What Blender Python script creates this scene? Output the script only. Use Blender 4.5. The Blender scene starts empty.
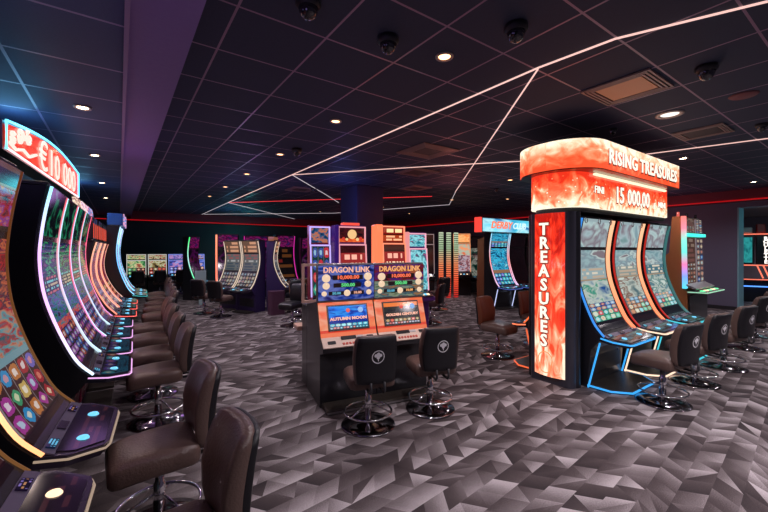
import bpy, bmesh, math, random
from mathutils import Vector, Matrix
random.seed(7)
D = bpy.data
COL = bpy.context.scene.collection
PI = math.pi
R = math.radians

# ------------------------------------------------------------------ helpers
class MB:
    """collects geometry for ONE mesh object"""
    def __init__(s):
        s.bm = bmesh.new(); s.uv = s.bm.loops.layers.uv.new('UVMap')
    def face(s, co, uvs=None, smooth=False):
        vs = [s.bm.verts.new(c) for c in co]
        f = s.bm.faces.new(vs); f.smooth = smooth
        if uvs:
            for l, u in zip(f.loops, uvs): l[s.uv].uv = u
        return f
    def box(s, x0, x1, y0, y1, z0, z1, bev=0, seg=2, fn=None):
        r = bmesh.ops.create_cube(s.bm, size=1)
        vs = r['verts']
        for v in vs:
            v.co = Vector((x0 + (v.co.x + .5) * (x1 - x0), y0 + (v.co.y + .5) * (y1 - y0), z0 + (v.co.z + .5) * (z1 - z0)))
        if bev:
            es = list({e for v in vs for e in v.link_edges})
            rr = bmesh.ops.bevel(s.bm, geom=es, offset=bev, segments=seg, affect='EDGES', profile=.5)
            vs = list({v for f in rr['faces'] for v in f.verts} | {v for v in vs if v.is_valid})
            for f in rr['faces']: f.smooth = True
        if fn:
            for v in vs: v.co = Vector(fn(*v.co))
        return s
    def prism(s, pts, a0, a1, axis='z', uv=False):
        """extrude the polygon pts along axis; uv wraps round the side"""
        n = len(pts)
        def mk(p, a):
            if axis == 'z': return Vector((p[0], p[1], a))
            if axis == 'x': return Vector((a, p[0], p[1]))
            return Vector((p[0], a, p[1]))
        lo = [s.bm.verts.new(mk(p, a0)) for p in pts]; hi = [s.bm.verts.new(mk(p, a1)) for p in pts]
        L = [0]
        for i in range(n):
            q = pts[(i + 1) % n]; L.append(L[-1] + math.hypot(q[0] - pts[i][0], q[1] - pts[i][1]))
        for i in range(n):
            j = (i + 1) % n
            f = s.bm.faces.new((lo[i], lo[j], hi[j], hi[i]))
            if uv:
                u0, u1 = L[i], L[i + 1]
                for l, u in zip(f.loops, ((u0, 0), (u1, 0), (u1, 1), (u0, 1))): l[s.uv].uv = u
        s.bm.faces.new(lo[::-1]); s.bm.faces.new(hi)
        return s
    def tube(s, pts, r, n=8, closed=False, uv=True):
        pts = [Vector(p) for p in pts]; m = len(pts); rings = []
        for i, p in enumerate(pts):
            if closed: t = pts[(i + 1) % m] - pts[i - 1]
            else: t = pts[min(i + 1, m - 1)] - pts[max(i - 1, 0)]
            t.normalize()
            a = Vector((0, 0, 1)) if abs(t.z) < .9 else Vector((1, 0, 0))
            b = t.cross(a).normalized(); c = b.cross(t)
            rings.append([s.bm.verts.new(p + r * (math.cos(2 * PI * k / n) * b + math.sin(2 * PI * k / n) * c)) for k in range(n)])
        for i in range(m if closed else m - 1):
            A, B = rings[i], rings[(i + 1) % m]
            for k in range(n):
                f = s.bm.faces.new((A[k], A[(k + 1) % n], B[(k + 1) % n], B[k])); f.smooth = True
                v0, v1 = i / max(m - 1, 1), (i + 1) / max(m - 1, 1)
                for l, u in zip(f.loops, ((0, v0), (1, v0), (1, v1), (0, v1))): l[s.uv].uv = u
        if not closed:
            s.bm.faces.new(rings[0][::-1]); s.bm.faces.new(rings[-1])
        return s
    def lathe(s, prof, cx=0, cy=0, n=28, smooth=True):
        rings = []
        for r, z in prof:
            if r < 1e-5: rings.append([s.bm.verts.new((cx, cy, z))])
            else: rings.append([s.bm.verts.new((cx + r * math.cos(2 * PI * k / n), cy + r * math.sin(2 * PI * k / n), z)) for k in range(n)])
        for A, B in zip(rings, rings[1:]):
            for k in range(n):
                k2 = (k + 1) % n
                if len(A) == 1 and len(B) == 1: continue
                if len(A) == 1: f = s.bm.faces.new((A[0], B[k2], B[k]))
                elif len(B) == 1: f = s.bm.faces.new((A[k], A[k2], B[0]))
                else: f = s.bm.faces.new((A[k], A[k2], B[k2], B[k]))
                f.smooth = smooth
        return s
    def sweep(s, curve, x0, x1, out=0.0, th=.01):
        """strip following a (y,z) curve, x0..x1 wide, UV u across, v along"""
        n = len(curve); A = []; Bk = []; Lg = [0]
        for i in range(1, n): Lg.append(Lg[-1] + math.hypot(curve[i][0] - curve[i-1][0], curve[i][1] - curve[i-1][1]))
        for i in range(n):
            p = curve[max(i-1, 0)]; q = curve[min(i+1, n-1)]
            t = Vector((q[0] - p[0], q[1] - p[1])).normalized()
            nn = Vector((-t.y, t.x))
            c = Vector(curve[i])
            A.append(c + nn * (out + th)); Bk.append(c + nn * out)
        for i in range(n - 1):
            v0, v1 = Lg[i] / Lg[-1], Lg[i+1] / Lg[-1]
            a, b, c, d = A[i], A[i+1], Bk[i], Bk[i+1]
            s.face([(x0, a.x, a.y), (x1, a.x, a.y), (x1, b.x, b.y), (x0, b.x, b.y)], [(0, v0), (1, v0), (1, v1), (0, v1)], True)
            s.face([(x1, c.x, c.y), (x0, c.x, c.y), (x0, d.x, d.y), (x1, d.x, d.y)], [(1, v0), (0, v0), (0, v1), (1, v1)], True)
            s.face([(x0, c.x, c.y), (x0, a.x, a.y), (x0, b.x, b.y), (x0, d.x, d.y)], [(0, v0), (0, v0), (0, v1), (0, v1)])
            s.face([(x1, a.x, a.y), (x1, c.x, c.y), (x1, d.x, d.y), (x1, b.x, b.y)], [(1, v0), (1, v0), (1, v1), (1, v1)])
        for i, v in ((0, 0), (n - 1, 1)):
            a, c = A[i], Bk[i]
            s.face([(x0, c.x, c.y), (x1, c.x, c.y), (x1, a.x, a.y), (x0, a.x, a.y)], [(0, v), (1, v), (1, v), (0, v)])
        return s
    def panel(s, x0, x1, y0, z0, y1, z1, th=.012):
        """flat screen from (y0,z0) bottom to (y1,z1) top, facing -Y"""
        return s.sweep([(y0, z0), (y1, z1)], x0, x1, 0, th)
    def build(s, name, mat, parent=None, smooth_all=False):
        me = D.meshes.new(name)
        bmesh.ops.recalc_face_normals(s.bm, faces=s.bm.faces)
        s.bm.to_mesh(me); s.bm.free()
        me.materials.append(mat)
        o = D.objects.new(name, me); COL.objects.link(o)
        if parent: o.parent = parent
        return o

def thing(name, label, cat, loc=(0, 0, 0), rz=0, group=None):
    o = D.objects.new(name, None); COL.objects.link(o); o.empty_display_size = .1
    o.location = loc; o.rotation_euler = (0, 0, rz)
    o['label'] = label; o['category'] = cat
    if group: o['group'] = group
    return o
def tag(o, label, cat, group=None):
    o['label'] = label; o['category'] = cat
    if group: o['group'] = group
    return o
def struct(o): o['kind'] = 'structure'; return o
def copy_tree(o, parent=None):
    c = o.copy(); COL.objects.link(c)
    if parent: c.parent = parent
    for ch in [k for k in D.objects if k.parent == o]: copy_tree(ch, c)
    return c
def smooth_curve(p, n=4):
    out = []
    for i in range(len(p) - 1):
        p0 = p[max(i-1, 0)]; p1 = p[i]; p2 = p[i+1]; p3 = p[min(i+2, len(p)-1)]
        for k in range(n):
            t = k / n
            out.append(tuple(.5 * (2*b + (c - a)*t + (2*a - 5*b + 4*c - d)*t*t + (-a + 3*b - 3*c + d)*t**3) for a, b, c, d in zip(p0, p1, p2, p3)))
    out.append(p[-1]); return out
def text(name, body, size, mat, parent, M, ext=.004, sx=1.0, bold=.0, align='CENTER', shear=0, spacing=1.0):
    cu = D.curves.new(name, 'FONT'); cu.body = body; cu.size = size; cu.extrude = ext; cu.offset = bold
    cu.align_x = align; cu.align_y = 'CENTER'; cu.resolution_u = 2; cu.shear = shear; cu.space_character = spacing
    t = D.objects.new(name, cu); COL.objects.link(t)
    me = D.meshes.new_from_object(t.evaluated_get(bpy.context.evaluated_depsgraph_get()))
    D.objects.remove(t); D.curves.remove(cu)
    me.name = name; me.transform(Matrix.Diagonal((sx, 1, 1, 1))); me.transform(M)
    me.materials.clear(); me.materials.append(mat)
    o = D.objects.new(name, me); COL.objects.link(o)
    if parent: o.parent = parent
    return o
def facing(x, y, z, tilt=0, rz=0):
    """text standing upright, read from -Y; tilt leans the top back"""
    return Matrix.Translation((x, y, z)) @ Matrix.Rotation(rz, 4, 'Z') @ Matrix.Rotation(PI/2 - tilt, 4, 'X')

# ------------------------------------------------------------------ materials
def newmat(name):
    m = D.materials.new(name); m.use_nodes = True
    nt = m.node_tree; b = nt.nodes['Principled BSDF']
    return m, nt, b
def plain(name, col, rough=.5, metal=0, noise=0, nscale=40, coat=0):
    m, nt, b = newmat(name)
    b.inputs['Base Color'].default_value = (*col, 1); b.inputs['Roughness'].default_value = rough
    b.inputs['Metallic'].default_value = metal; b.inputs['Coat Weight'].default_value = coat
    if noise:
        n = nt.nodes.new('ShaderNodeTexNoise'); n.inputs['Scale'].default_value = nscale
        tc = nt.nodes.new('ShaderNodeTexCoord'); nt.links.new(tc.outputs['Object'], n.inputs['Vector'])
        bp = nt.nodes.new('ShaderNodeBump'); bp.inputs['Strength'].default_value = noise; bp.inputs['Distance'].default_value = .01
        nt.links.new(n.outputs['Fac'], bp.inputs['Height']); nt.links.new(bp.outputs['Normal'], b.inputs['Normal'])
        mr = nt.nodes.new('ShaderNodeMapRange'); mr.inputs['To Min'].default_value = rough * .8; mr.inputs['To Max'].default_value = min(1, rough * 1.2)
        nt.links.new(n.outputs['Fac'], mr.inputs['Value']); nt.links.new(mr.outputs['Result'], b.inputs['Roughness'])
    return m
class NT:
    def __init__(s, nt): s.nt = nt
    def n(s, t, **k):
        o = s.nt.nodes.new(t)
        for a, v in k.items(): setattr(o, a, v)
        return o
    def link(s, a, b): s.nt.links.new(a, b)
    def put(s, sock, v):
        if hasattr(v, 'is_output') or hasattr(v, 'links'): s.nt.links.new(v, sock)
        else: sock.default_value = v
    def math(s, op, a, b=0.0, c=None):
        o = s.n('ShaderNodeMath', operation=op); s.put(o.inputs[0], a); s.put(o.inputs[1], b)
        if c is not None: s.put(o.inputs[2], c)
        return o.outputs[0]
    def mix(s, f, a, b, mode='MIX'):
        o = s.n('ShaderNodeMix', data_type='RGBA', blend_type=mode); s.put(o.inputs[0], f)
        for i, v in ((6, a), (7, b)):
            if isinstance(v, tuple): v = (*v[:3], 1)
            s.put(o.inputs[i], v)
        return o.outputs[2]
    def ramp(s, f, cols, const=False):
        o = s.n('ShaderNodeValToRGB'); cr = o.color_ramp
        if const: cr.interpolation = 'CONSTANT'
        n = len(cols)
        for i, c in enumerate(cols):
            if isinstance(c[0], tuple): p, c = c[1], c[0]
            else: p = i / n if const else i / max(n - 1, 1)
            e = cr.elements[i] if i < 2 else cr.elements.new(p)
            e.position = p; e.color = (*c, 1)
        s.put(o.inputs[0], f); return o.outputs[0]
    def comb(s, x, y, z=0.0):
        o = s.n('ShaderNodeCombineXYZ'); s.put(o.inputs[0], x); s.put(o.inputs[1], y); s.put(o.inputs[2], z); return o.outputs[0]
    def noise(s, vec, scale, detail=2, dist=0):
        o = s.n('ShaderNodeTexNoise'); s.put(o.inputs['Vector'], vec); o.inputs['Scale'].default_value = scale
        o.inputs['Detail'].default_value = detail; o.inputs['Distortion'].default_value = dist; return o.outputs['Fac']
    def white(s, vec):
        o = s.n('ShaderNodeTexWhiteNoise', noise_dimensions='3D'); s.put(o.inputs['Vector'], vec); return o.outputs['Value']

def pw(c, e=1.6):
    return tuple(x ** e for x in c)
def neon(name, cols, strength):
    cols = [pw(c, 1.5) for c in cols]; strength *= .85
    m, nt, b = newmat(name); N = NT(nt)
    b.inputs['Base Color'].default_value = (.02, .02, .02, 1); b.inputs['Roughness'].default_value = .3
    if len(cols) > 1:
        uv = N.n('ShaderNodeUVMap'); sp = N.n('ShaderNodeSeparateXYZ'); N.link(uv.outputs[0], sp.inputs[0])
        c = N.ramp(sp.outputs[1], cols); N.link(c, b.inputs['Emission Color'])
    else: b.inputs['Emission Color'].default_value = (*cols[0], 1)
    b.inputs['Emission Strength'].default_value = strength
    return m
def art(name, bands, strength=1.3, seed=0.0, rough=.12):
    """a lit screen: bands (vmax, spec) from the bottom up"""
    m, nt, b = newmat(name); N = NT(nt)
    uvn = N.n('ShaderNodeUVMap'); sp = N.n('ShaderNodeSeparateXYZ'); N.link(uvn.outputs[0], sp.inputs[0])
    u, v = sp.outputs[0], sp.outputs[1]
    res = None; v0 = 0.0; layers = []
    def cv(q):
        if isinstance(q, tuple) and len(q) == 3 and not isinstance(q[0], tuple) and not isinstance(q[0], str): return pw(q, 1.55)
        if isinstance(q, list): return [cv(z) for z in q]
        if isinstance(q, tuple): return tuple(cv(z) for z in q)
        return q
    bands = [(vm, (sp_[0],) + tuple(cv(z) for z in sp_[1:])) for vm, sp_ in bands]
    for vmax, spec in bands:
        k = spec[0]; h = vmax - v0
        lv = N.math('DIVIDE', N.math('SUBTRACT', v, v0), h)
        if k == 'solid': c = spec[1]
        elif k == 'grad': c = N.ramp(lv, spec[1])
        elif k == 'art':
            f = N.noise(N.comb(N.math('MULTIPLY', u, spec[2]), N.math('MULTIPLY', lv, spec[2] * (spec[3] if len(spec) > 3 else 1)), seed + v0 * 7), 1.0, 2.5, .4)
            f = N.math('MULTIPLY_ADD', f, 2.8, -.9)
            c = N.ramp(f, spec[1])
        elif k == 'cells':
            nx, ny, bg, pal = spec[1:5]
            x = N.math('MULTIPLY', u, nx); y = N.math('MULTIPLY', lv, ny)
            cell = N.comb(N.math('FLOOR', x), N.math('FLOOR', y), seed + vmax * 3.7)
            w = N.white(cell); w2 = N.white(N.comb(N.math('FLOOR', x), N.math('FLOOR', y), seed + 9.1))
            dx = N.math('SUBTRACT', N.math('FRACT', x), .5); dy = N.math('SUBTRACT', N.math('FRACT', y), .5)
            nz = N.noise(N.comb(x, y, seed), 3.5, 2)
            p = N.math('MULTIPLY_ADD', w2, 3, 1.2)
            d = N.math('ADD', N.math('POWER', N.math('ABSOLUTE', dx), p), N.math('POWER', N.math('ABSOLUTE', dy), p))
            d = N.math('POWER', d, N.math('DIVIDE', 1.0, p))
            d = N.math('ADD', d, N.math('MULTIPLY_ADD', nz, .28, -.14))
            pc = N.ramp(w, pal, True)
            inner = N.math('LESS_THAN', d, .2)
            pc = N.mix(N.math('MULTIPLY', inner, .55), pc, N.ramp(w2, [(1, .9, .6), (.9, .3, .2), (.5, .9, 1), (1, 1, 1)], True))
            c = N.mix(N.math('LESS_THAN', d, .41), bg, pc)
            ed = N.math('GREATER_THAN', N.math('ABSOLUTE', dx), .47)
            c = N.mix(ed, c, (.25, .2, .22))
        elif k == 'rows':
            nrow, bg, fg = spec[1:4]
            y = N.math('MULTIPLY', lv, nrow); fy = N.math('FRACT', y)
            x = N.math('MULTIPLY', u, spec[4] if len(spec) > 4 else 22)
            on = N.math('GREATER_THAN', N.white(N.comb(N.math('FLOOR', x), N.math('FLOOR', y), seed)), .32)
            on = N.math('MULTIPLY', on, N.math('LESS_THAN', N.math('ABSOLUTE', N.math('SUBTRACT', fy, .5)), .3))
            on = N.math('MULTIPLY', on, N.math('LESS_THAN', N.math('ABSOLUTE', N.math('SUBTRACT', u, .5)), .42))
            c = N.mix(on, bg, N.ramp(N.white(N.comb(1.0, N.math('FLOOR', y), seed)), fg, True))
        layers.append((vmax, c)); v0 = vmax
    res = layers[-1][1]
    for vmax, c in reversed(layers[:-1]):
        res = N.mix(N.math('LESS_THAN', v, vmax), res, c)
    if isinstance(res, tuple): b.inputs['Emission Color'].default_value = (*res, 1)
    else: N.link(res, b.inputs['Emission Color'])
    b.inputs['Base Color'].default_value = (.01, .01, .012, 1); b.inputs['Roughness'].default_value = rough
    b.inputs['Emission Strength'].default_value = strength
    return m

BLACK = plain('black_cabinet', (.012, .012, .016), .28, coat=.3)
SATIN = plain('satin_black', (.02, .02, .024), .45)
PURPLECAB = plain('purple_black_cabinet', (.02, .012, .035), .3)
GREYDECK = plain('smoky_plum_plastic', (.035, .025, .045), .25)
DARKDECK = plain('dark_glossy_deck', (.015, .015, .025), .12)
CHROME = plain('chrome', (.75, .75, .78), .12, 1)
DCHROME = plain('black_chrome', (.25, .23, .25), .13, 1)
STEEL = plain('brushed_steel', (.35, .34, .35), .3, 1)
BEZEL = plain('dark_bezel', (.03, .028, .03), .25)
LEATHER = plain('brown_black_leather', (.115, .072, .060), .33, 0, .25, 90)
LEATHERBACK = plain('black_vinyl_shell', (.006, .006, .009), .45, 0, .1, 60)
RUSTLIT = plain('orange_lit_leather', (.16, .045, .02), .42, 0, .2, 90)  # brown leather with the orange sign light put into its colour
TAN = plain('tan_leather', (.22, .11, .06), .45, 0, .2, 90)
ORANGEWOOD = plain('orange_laminate', (.36, .13, .045), .4)
EMBLEM = plain('white_print', (.75, .75, .78), .5)
WHITEPL = plain('white_plastic', (.7, .7, .68), .4)
GOLDPANEL = plain('bronze_panel', (.75, .48, .38), .35, .2)
WARMPANEL = plain('cream_deck_panel', (1, .80, .66), .32)
GREYMETAL = plain('grey_frame', (.28, .26, .27), .35, .5)
FOOTMAT = plain('worn_foot_plate', (.05, .042, .035), .4, .3, .2, 30)
VENTGREY = plain('vent_metal', (.38, .27, .25), .45, .3)

# ---- carpet: sheared cells split in triangles, each with its own grey and gradient
def carpet():
    m, nt, b = newmat('faceted_grey_carpet'); N = NT(nt)
    g = N.n('ShaderNodeNewGeometry'); sp = N.n('ShaderNodeSeparateXYZ'); N.link(g.outputs['Position'], sp.inputs[0])
    x, y = sp.outputs[0], sp.outputs[1]
    def lin(ax, ay): return N.math('ADD', N.math('MULTIPLY', x, ax), N.math('MULTIPLY', y, ay))
    Bq = N.math('MULTIPLY', N.math('ADD', y, N.math('MULTIPLY', x, -.10)), 6.8); ib = N.math('FLOOR', Bq); fb = N.math('FRACT', Bq)
    sg_ = N.math('MULTIPLY_ADD', N.math('GREATER_THAN', N.white(N.comb(ib, 3.0, 1.0)), .45), 2.0, -1.0)
    A = N.math('ADD', N.math('MULTIPLY', x, 5.4), N.math('MULTIPLY', N.math('MULTIPLY', fb, sg_), .55))
    A = N.math('ADD', A, N.white(N.comb(ib, 9.0, 4.0)))
    ia = N.math('FLOOR', A); fa = N.math('FRACT', A)
    w = N.white(N.comb(ia, ib, 2.0))
    t1 = N.math('GREATER_THAN', N.math('ADD', fa, fb), 1.0); t2 = N.math('GREATER_THAN', fa, fb)
    sel = N.math('GREATER_THAN', w, .45)
    tri = N.math('ADD', N.math('MULTIPLY', sel, t1), N.math('MULTIPLY', N.math('SUBTRACT', 1.0, sel), t2))
    solid = N.math('GREATER_THAN', N.white(N.comb(ia, ib, 5.0)), .42)
    tri = N.math('MULTIPLY', tri, solid)
    w3 = N.white(N.comb(ia, ib, N.math('ADD', tri, 11.0))); w4 = N.white(N.comb(ia, ib, N.math('ADD', tri, 21.0)))
    dirn = N.math('GREATER_THAN', w4, .5)
    gr = N.math('ADD', N.math('MULTIPLY', dirn, fa), N.math('MULTIPLY', N.math('SUBTRACT', 1.0, dirn), N.math('SUBTRACT', 1.0, fb)))
    val = N.math('ADD', N.math('MULTIPLY', w3, .62), N.math('MULTIPLY', gr, .34))
    sp2 = N.noise(N.comb(N.math('MULTIPLY', x, 160), N.math('MULTIPLY', y, 160), 0.0), 1.0, 2)
    sp3 = N.noise(N.comb(N.math('MULTIPLY', x, 6), N.math('MULTIPLY', y, 6), 0.0), 1.0, 2)
    val = N.math('ADD', val, N.math('MULTIPLY_ADD', sp2, .5, -.25)); val = N.math('ADD', val, N.math('MULTIPLY_ADD', sp3, .2, -.1))
    c = N.ramp(val, [((.024, .018, .020), 0.0), ((.066, .051, .053), .35), ((.160, .136, .140), .62), ((.44, .40, .41), .95)])
    N.link(c, b.inputs['Base Color']); b.inputs['Roughness'].default_value = .85
    b.inputs['Specular IOR Level'].default_value = .25
    bp = N.n('ShaderNodeBump'); bp.inputs['Strength'].default_value = .25; bp.inputs['Distance'].default_value = .004
    N.link(sp2, bp.inputs['Height']); N.link(bp.outputs['Normal'], b.inputs['Normal'])
    return m
def tiles(name, px, ox, py, oy, tile, bar, wbar, rough):
    m, nt, b = newmat(name); N = NT(nt)
    g = N.n('ShaderNodeNewGeometry'); sp = N.n('ShaderNodeSeparateXYZ'); N.link(g.outputs['Position'], sp.inputs[0])
    fx = N.math('ABSOLUTE', N.math('SUBTRACT', N.math('FRACT', N.math('ADD', N.math('DIVIDE', N.math('SUBTRACT', sp.outputs[0], ox), px), .5)), .5))
    fy = N.math('ABSOLUTE', N.math('SUBTRACT', N.math('FRACT', N.math('ADD', N.math('DIVIDE', N.math('SUBTRACT', sp.outputs[1], oy), py), .5)), .5))
    line = N.math('MAXIMUM', N.math('LESS_THAN', fx, wbar / px / 2), N.math('LESS_THAN', fy, wbar / py / 2))
    nz = N.noise(g.outputs['Position'], 60, 3)
    tl = N.ramp(nz, [tuple(c * .85 for c in tile), tuple(c * 1.15 for c in tile)])
    N.link(N.mix(line, tl, bar), b.inputs['Base Color'])
    N.put(b.inputs['Roughness'], N.math('MULTIPLY_ADD', line, .3 - rough, rough))
    bp = N.n('ShaderNodeBump'); bp.inputs['Strength'].default_value = .5; bp.inputs['Distance'].default_value = .006
    N.link(N.math('ADD', line, N.math('MULTIPLY', nz, .15)), bp.inputs['Height']); N.link(bp.outputs['Normal'], b.inputs['Normal'])
    return m

# ------------------------------------------------------------------ setting
HC = 3.12; HL = 2.95
XW = 13.3; YW = 18.0
fl = MB(); fl.box(-1.3, 21, -3, YW + .2, -.1, 0); struct(fl.build('floor', carpet()))
mat_c = tiles('charcoal_ceiling_tiles', .606, 0, .606, 0, (.030, .040, .082), (.34, .20, .32), .016, .75)
mat_l = tiles('blue_grey_ceiling_tiles', .68, .04, .715, 2.75, (.065, .085, .19), (.32, .25, .46), .020, .6)
c1 = MB(); c1.box(.38, XW + .2, -3, YW + .2, HC, HC + .1); struct(c1.build('ceiling', mat_c))
c2 = MB(); c2.box(-1.3, .04, -3, YW + .2, HL, HL + .1); struct(c2.build('ceiling', mat_l))
PURP = plain('mauve_plaster', (.26, .17, .44), .6, 0, .05, 30)
bm_ = MB(); bm_.box(.04, .38, -3, YW + .2, HL - .02, HC + .1); struct(bm_.build('trim_1', PURP))
TRIMP = plain('mauve_trim', (.34, .22, .40), .45)
t = MB(); t.box(.025, .05, -3, YW, HL - .04, HL - .02); struct(t.build('trim_2', TRIMP))
WTEAL = plain('dark_teal_paint', (.012, .045, .05), .6, 0, .05, 20)
WDARK = plain('charcoal_paint', (.12, .11, .17), .55, 0, .05, 20)
w = MB(); w.box(-1.3, -1.1, -3, YW, 0, HC + .1); struct(w.build('wall_left', WTEAL))
w = MB(); w.box(-1.3, XW, YW, YW + .2, 0, HC + .1); struct(w.build('wall_back', WTEAL))
# right wall with the doorway
DY0, DY1, DZ = 0.4, 2.62, 2.72
w = MB(); w.box(XW, XW + .45, DY1, YW, 0, HC + .1); w.box(XW, XW + .45, -3, DY0, 0, HC + .1); w.box(XW, XW + .45, DY0, DY1, DZ, HC + .1)
struct(w.build('wall_right', WDARK))
JT = plain('teal_jamb_paint', (.22, .42, .48), .5)
w = MB(); w.box(XW - .02, XW + .47, DY1 - .03, DY1 + .0, 0, DZ); w.box(XW - .02, XW + .47, DY0, DY0 + .03, 0, DZ); struct(w.build('trim_3', JT))
# neighbouring room
w = MB(); w.box(20.5, 20.7, -3, 8, 0, 3.0); struct(w.build('wall_far_room', plain('grey_violet_paint', (.30, .26, .34), .6)))
w = MB(); w.box(XW + .45, 20.7, 8, 8.2, 0, 3.0); struct(w.build('wall_far_room_side', plain('slate_blue_paint', (.06, .07, .10), .6)))
w = MB(); w.box(XW + .45, 20.7, -3, 8.2, 2.9, 3.0); struct(w.build('ceiling_far_room', plain('pale_ceiling', (.30, .30, .33), .7)))
# dropped bulkheads with the red cove lights
BULK = plain('red_glow_bulkhead', (.20, .015, .03), .5)  # red cove glow is put into the bulkhead colour
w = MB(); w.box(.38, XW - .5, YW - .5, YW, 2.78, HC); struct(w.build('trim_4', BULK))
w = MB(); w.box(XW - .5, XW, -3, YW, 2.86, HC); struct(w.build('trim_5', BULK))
REDN = neon('red_neon', [(.8, .02, .03)], .7)
w = MB(); w.box(-.9, XW - .5, YW - .53, YW - .50, 2.76, 2.79); tag(w.build('cove_light', REDN), 'thin red cove light along the top of the far back wall', 'light strip', 'red cove lights')
w = MB(); w.box(XW - .53, XW - .50, -2.5, YW - .6, 2.845, 2.875); tag(w.build('cove_light', REDN), 'red cove light along the top of the right wall above the doorway', 'light strip', 'red cove lights')
# baseboards
w = MB(); w.box(XW - .015, XW, DY1, YW, 0, .1); struct(w.build('baseboard_right', SATIN))
w = MB(); w.box(-1.1, XW, YW - .015, YW, 0, .1); struct(w.build('baseboard_back', SATIN))
# pillar
w = MB(); w.box(4.50, 5.25, 7.42, 8.2, 0, HC, .01, 1); tag(w.build('pillar', plain('indigo_black_paint', (.03, .032, .09), .5)), 'square dark pillar from carpet to ceiling behind the lit upright machines', 'pillar')

# ------------------------------------------------------------------ ceiling LED lines
WN = neon('white_pink_led', [(1, .72, .67)], 1.25); WN2 = neon('red_led', [(1, .12, .13)], 1.5); WN3 = neon('soft_white_led', [(.85, .78, .82)], .9)
def led(name, pts, m, label, w_=.009):
    b = MB()
    for (a, c) in zip(pts, pts[1:]):
        a = Vector(a); c = Vector(c); d = (c - a).normalized(); p = Vector((-d.y, d.x)) * w_ / 2; e = d * w_ / 2
        q = [a - p - e, c - p + e, c + p + e, a + p - e]
        vs = [(v.x, v.y) for v in q]
        b.prism(vs, HC - .012, HC + .002)
    tag(b.build(name, m), label, 'light strip', 'LED lines in the ceiling')
led('ceiling_light_strip', [(3.45, -.4), (3.22, .5), (2.90, 1.22), (2.84, 1.78), (2.84, 7.2), (2.84, 12.6)], WN, 'longest white LED line in the ceiling, running from upper right to far left')
led('ceiling_light_strip', [(2.84, 12.6), (2.88, 18.0 - .55)], WN3, 'dim end of the long LED line, at its far left tip')
led('ceiling_light_strip', [(2.86, 1.80), (7.18, 6.89)], WN, 'white LED line slanting down across the ceiling vents beside the orange sign')
led('ceiling_light_strip', [(2.86, 7.18), (4.7, 4.88), (6.79, 2.42), (7.18, 1.11), (7.4, .2)], WN, 'bent white LED line passing behind the orange sign to the right edge')
led('ceiling_light_strip', [(2.86, 7.22), (4.49, 9.1), (5.75, 10.59)], WN3, 'short white LED line from the fork towards the dark pillar')
led('ceiling_light_strip', [(2.86, 12.6), (5.37, 9.82), (7.2, 7.8)], WN2, 'red LED line crossing in front of the pillar top')
led('ceiling_light_strip', [(2.86, 12.62), (7.0, 17.4)], WN3, 'faint LED line crossing the far left triangle')
led('ceiling_light_strip', [(2.95, 17.3), (7.2, 13.7), (9.0, 8.9), (7.2, 6.9)], WN3, 'faint LED line closing the far side of the pattern')

# ------------------------------------------------------------------ downlights
LAMPD = neon('warm_lamp', [(1, .80, .60)], 30.0); LAMPO = neon('orange_lamp', [(1, .62, .36)], 7.0); LAMPW = neon('white_lamp', [(1, .92, .85)], 1.6)
RINGM = plain('lamp_ring', (.45, .36, .33), .4, .4)
def downlight(x, y, z, label, energy, col=(.98, .87, .93), lamp=LAMPD, r=.045, group='ceiling downlights', spot=True, ang=150):
    t = thing('ceiling_downlight', label, 'light', (x, y, z), 0, group)
    MB().lathe([(r, -.001), (r * 1.15, -.012), (r * 1.55, -.012), (r * 1.6, .004), (r, .004)], n=24).build('trim_ring', RINGM, t)
    MB().lathe([(0, -.006), (r, -.006), (r, .004), (0, .004)], n=24).build('bulb', lamp, t)
    if spot and energy:
        l = D.lights.new('downlight_lamp', 'SPOT'); l.energy = energy; l.color = col; l.spot_size = R(ang); l.spot_blend = .9; l.shadow_soft_size = .06
        o = D.objects.new('downlight_lamp', l); COL.objects.link(o); o.location = (x, y, z - .04)
E1 = 95
names = ['nearest', 'second', 'third', 'fourth', 'fifth', 'sixth']
for i, (y, e) in enumerate(((2.11, E1), (3.91, E1), (5.77, E1), (7.65, E1), (9.5, E1), (11.4, E1))):
    downlight(2.08, y, HC, names[i] + ' warm downlight of the row left of the long LED line', e, lamp=LAMPO)
for i, (y, e) in enumerate(((4.52, 30), (6.69, 30), (9.34, 30), (12.0, 30))):
    downlight(-.28, y, HL, names[i] + ' downlight in the left ceiling over the slot row', e, (1, .78, .72))
downlight(5.02, 1.55, HC, 'large round white lamp between the two right ceiling vents', 90, lamp=LAMPW, r=.085)
downlight(7.60, 2.16, HC, 'small white downlight right above the orange sign end', 70)
for x, y in ((5.6, 9.6), (8.2, 8.0), (9.8, 12.0), (6.5, 13.5), (6.9, 5.0), (9.4, 6.9), (11.6, 4.6), (7.6, 10.8), (4.4, 15.9)):  # the one above the derby machines is added to light the brown panel
    downlight(x, y, HC, 'small far downlight in the dark ceiling', 75, lamp=LAMPO, group='far ceiling downlights')
# downlights of the same room behind and beside the camera
for x, y, e in ((2.08, .2, E1), (.9, -1.7, E1), (2.4, -1.7, E1), (4.2, -.9, 150), (6.2, -.9, 150), (8.2, -.4, 150), (10.5, .3, 140), (11.5, 2.0, 90), (4.2, -2.4, 120), (3.0, .0, 110)):
    downlight(x, y, HC, 'ceiling downlight behind the camera', e, group='ceiling downlights behind the camera')

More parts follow.
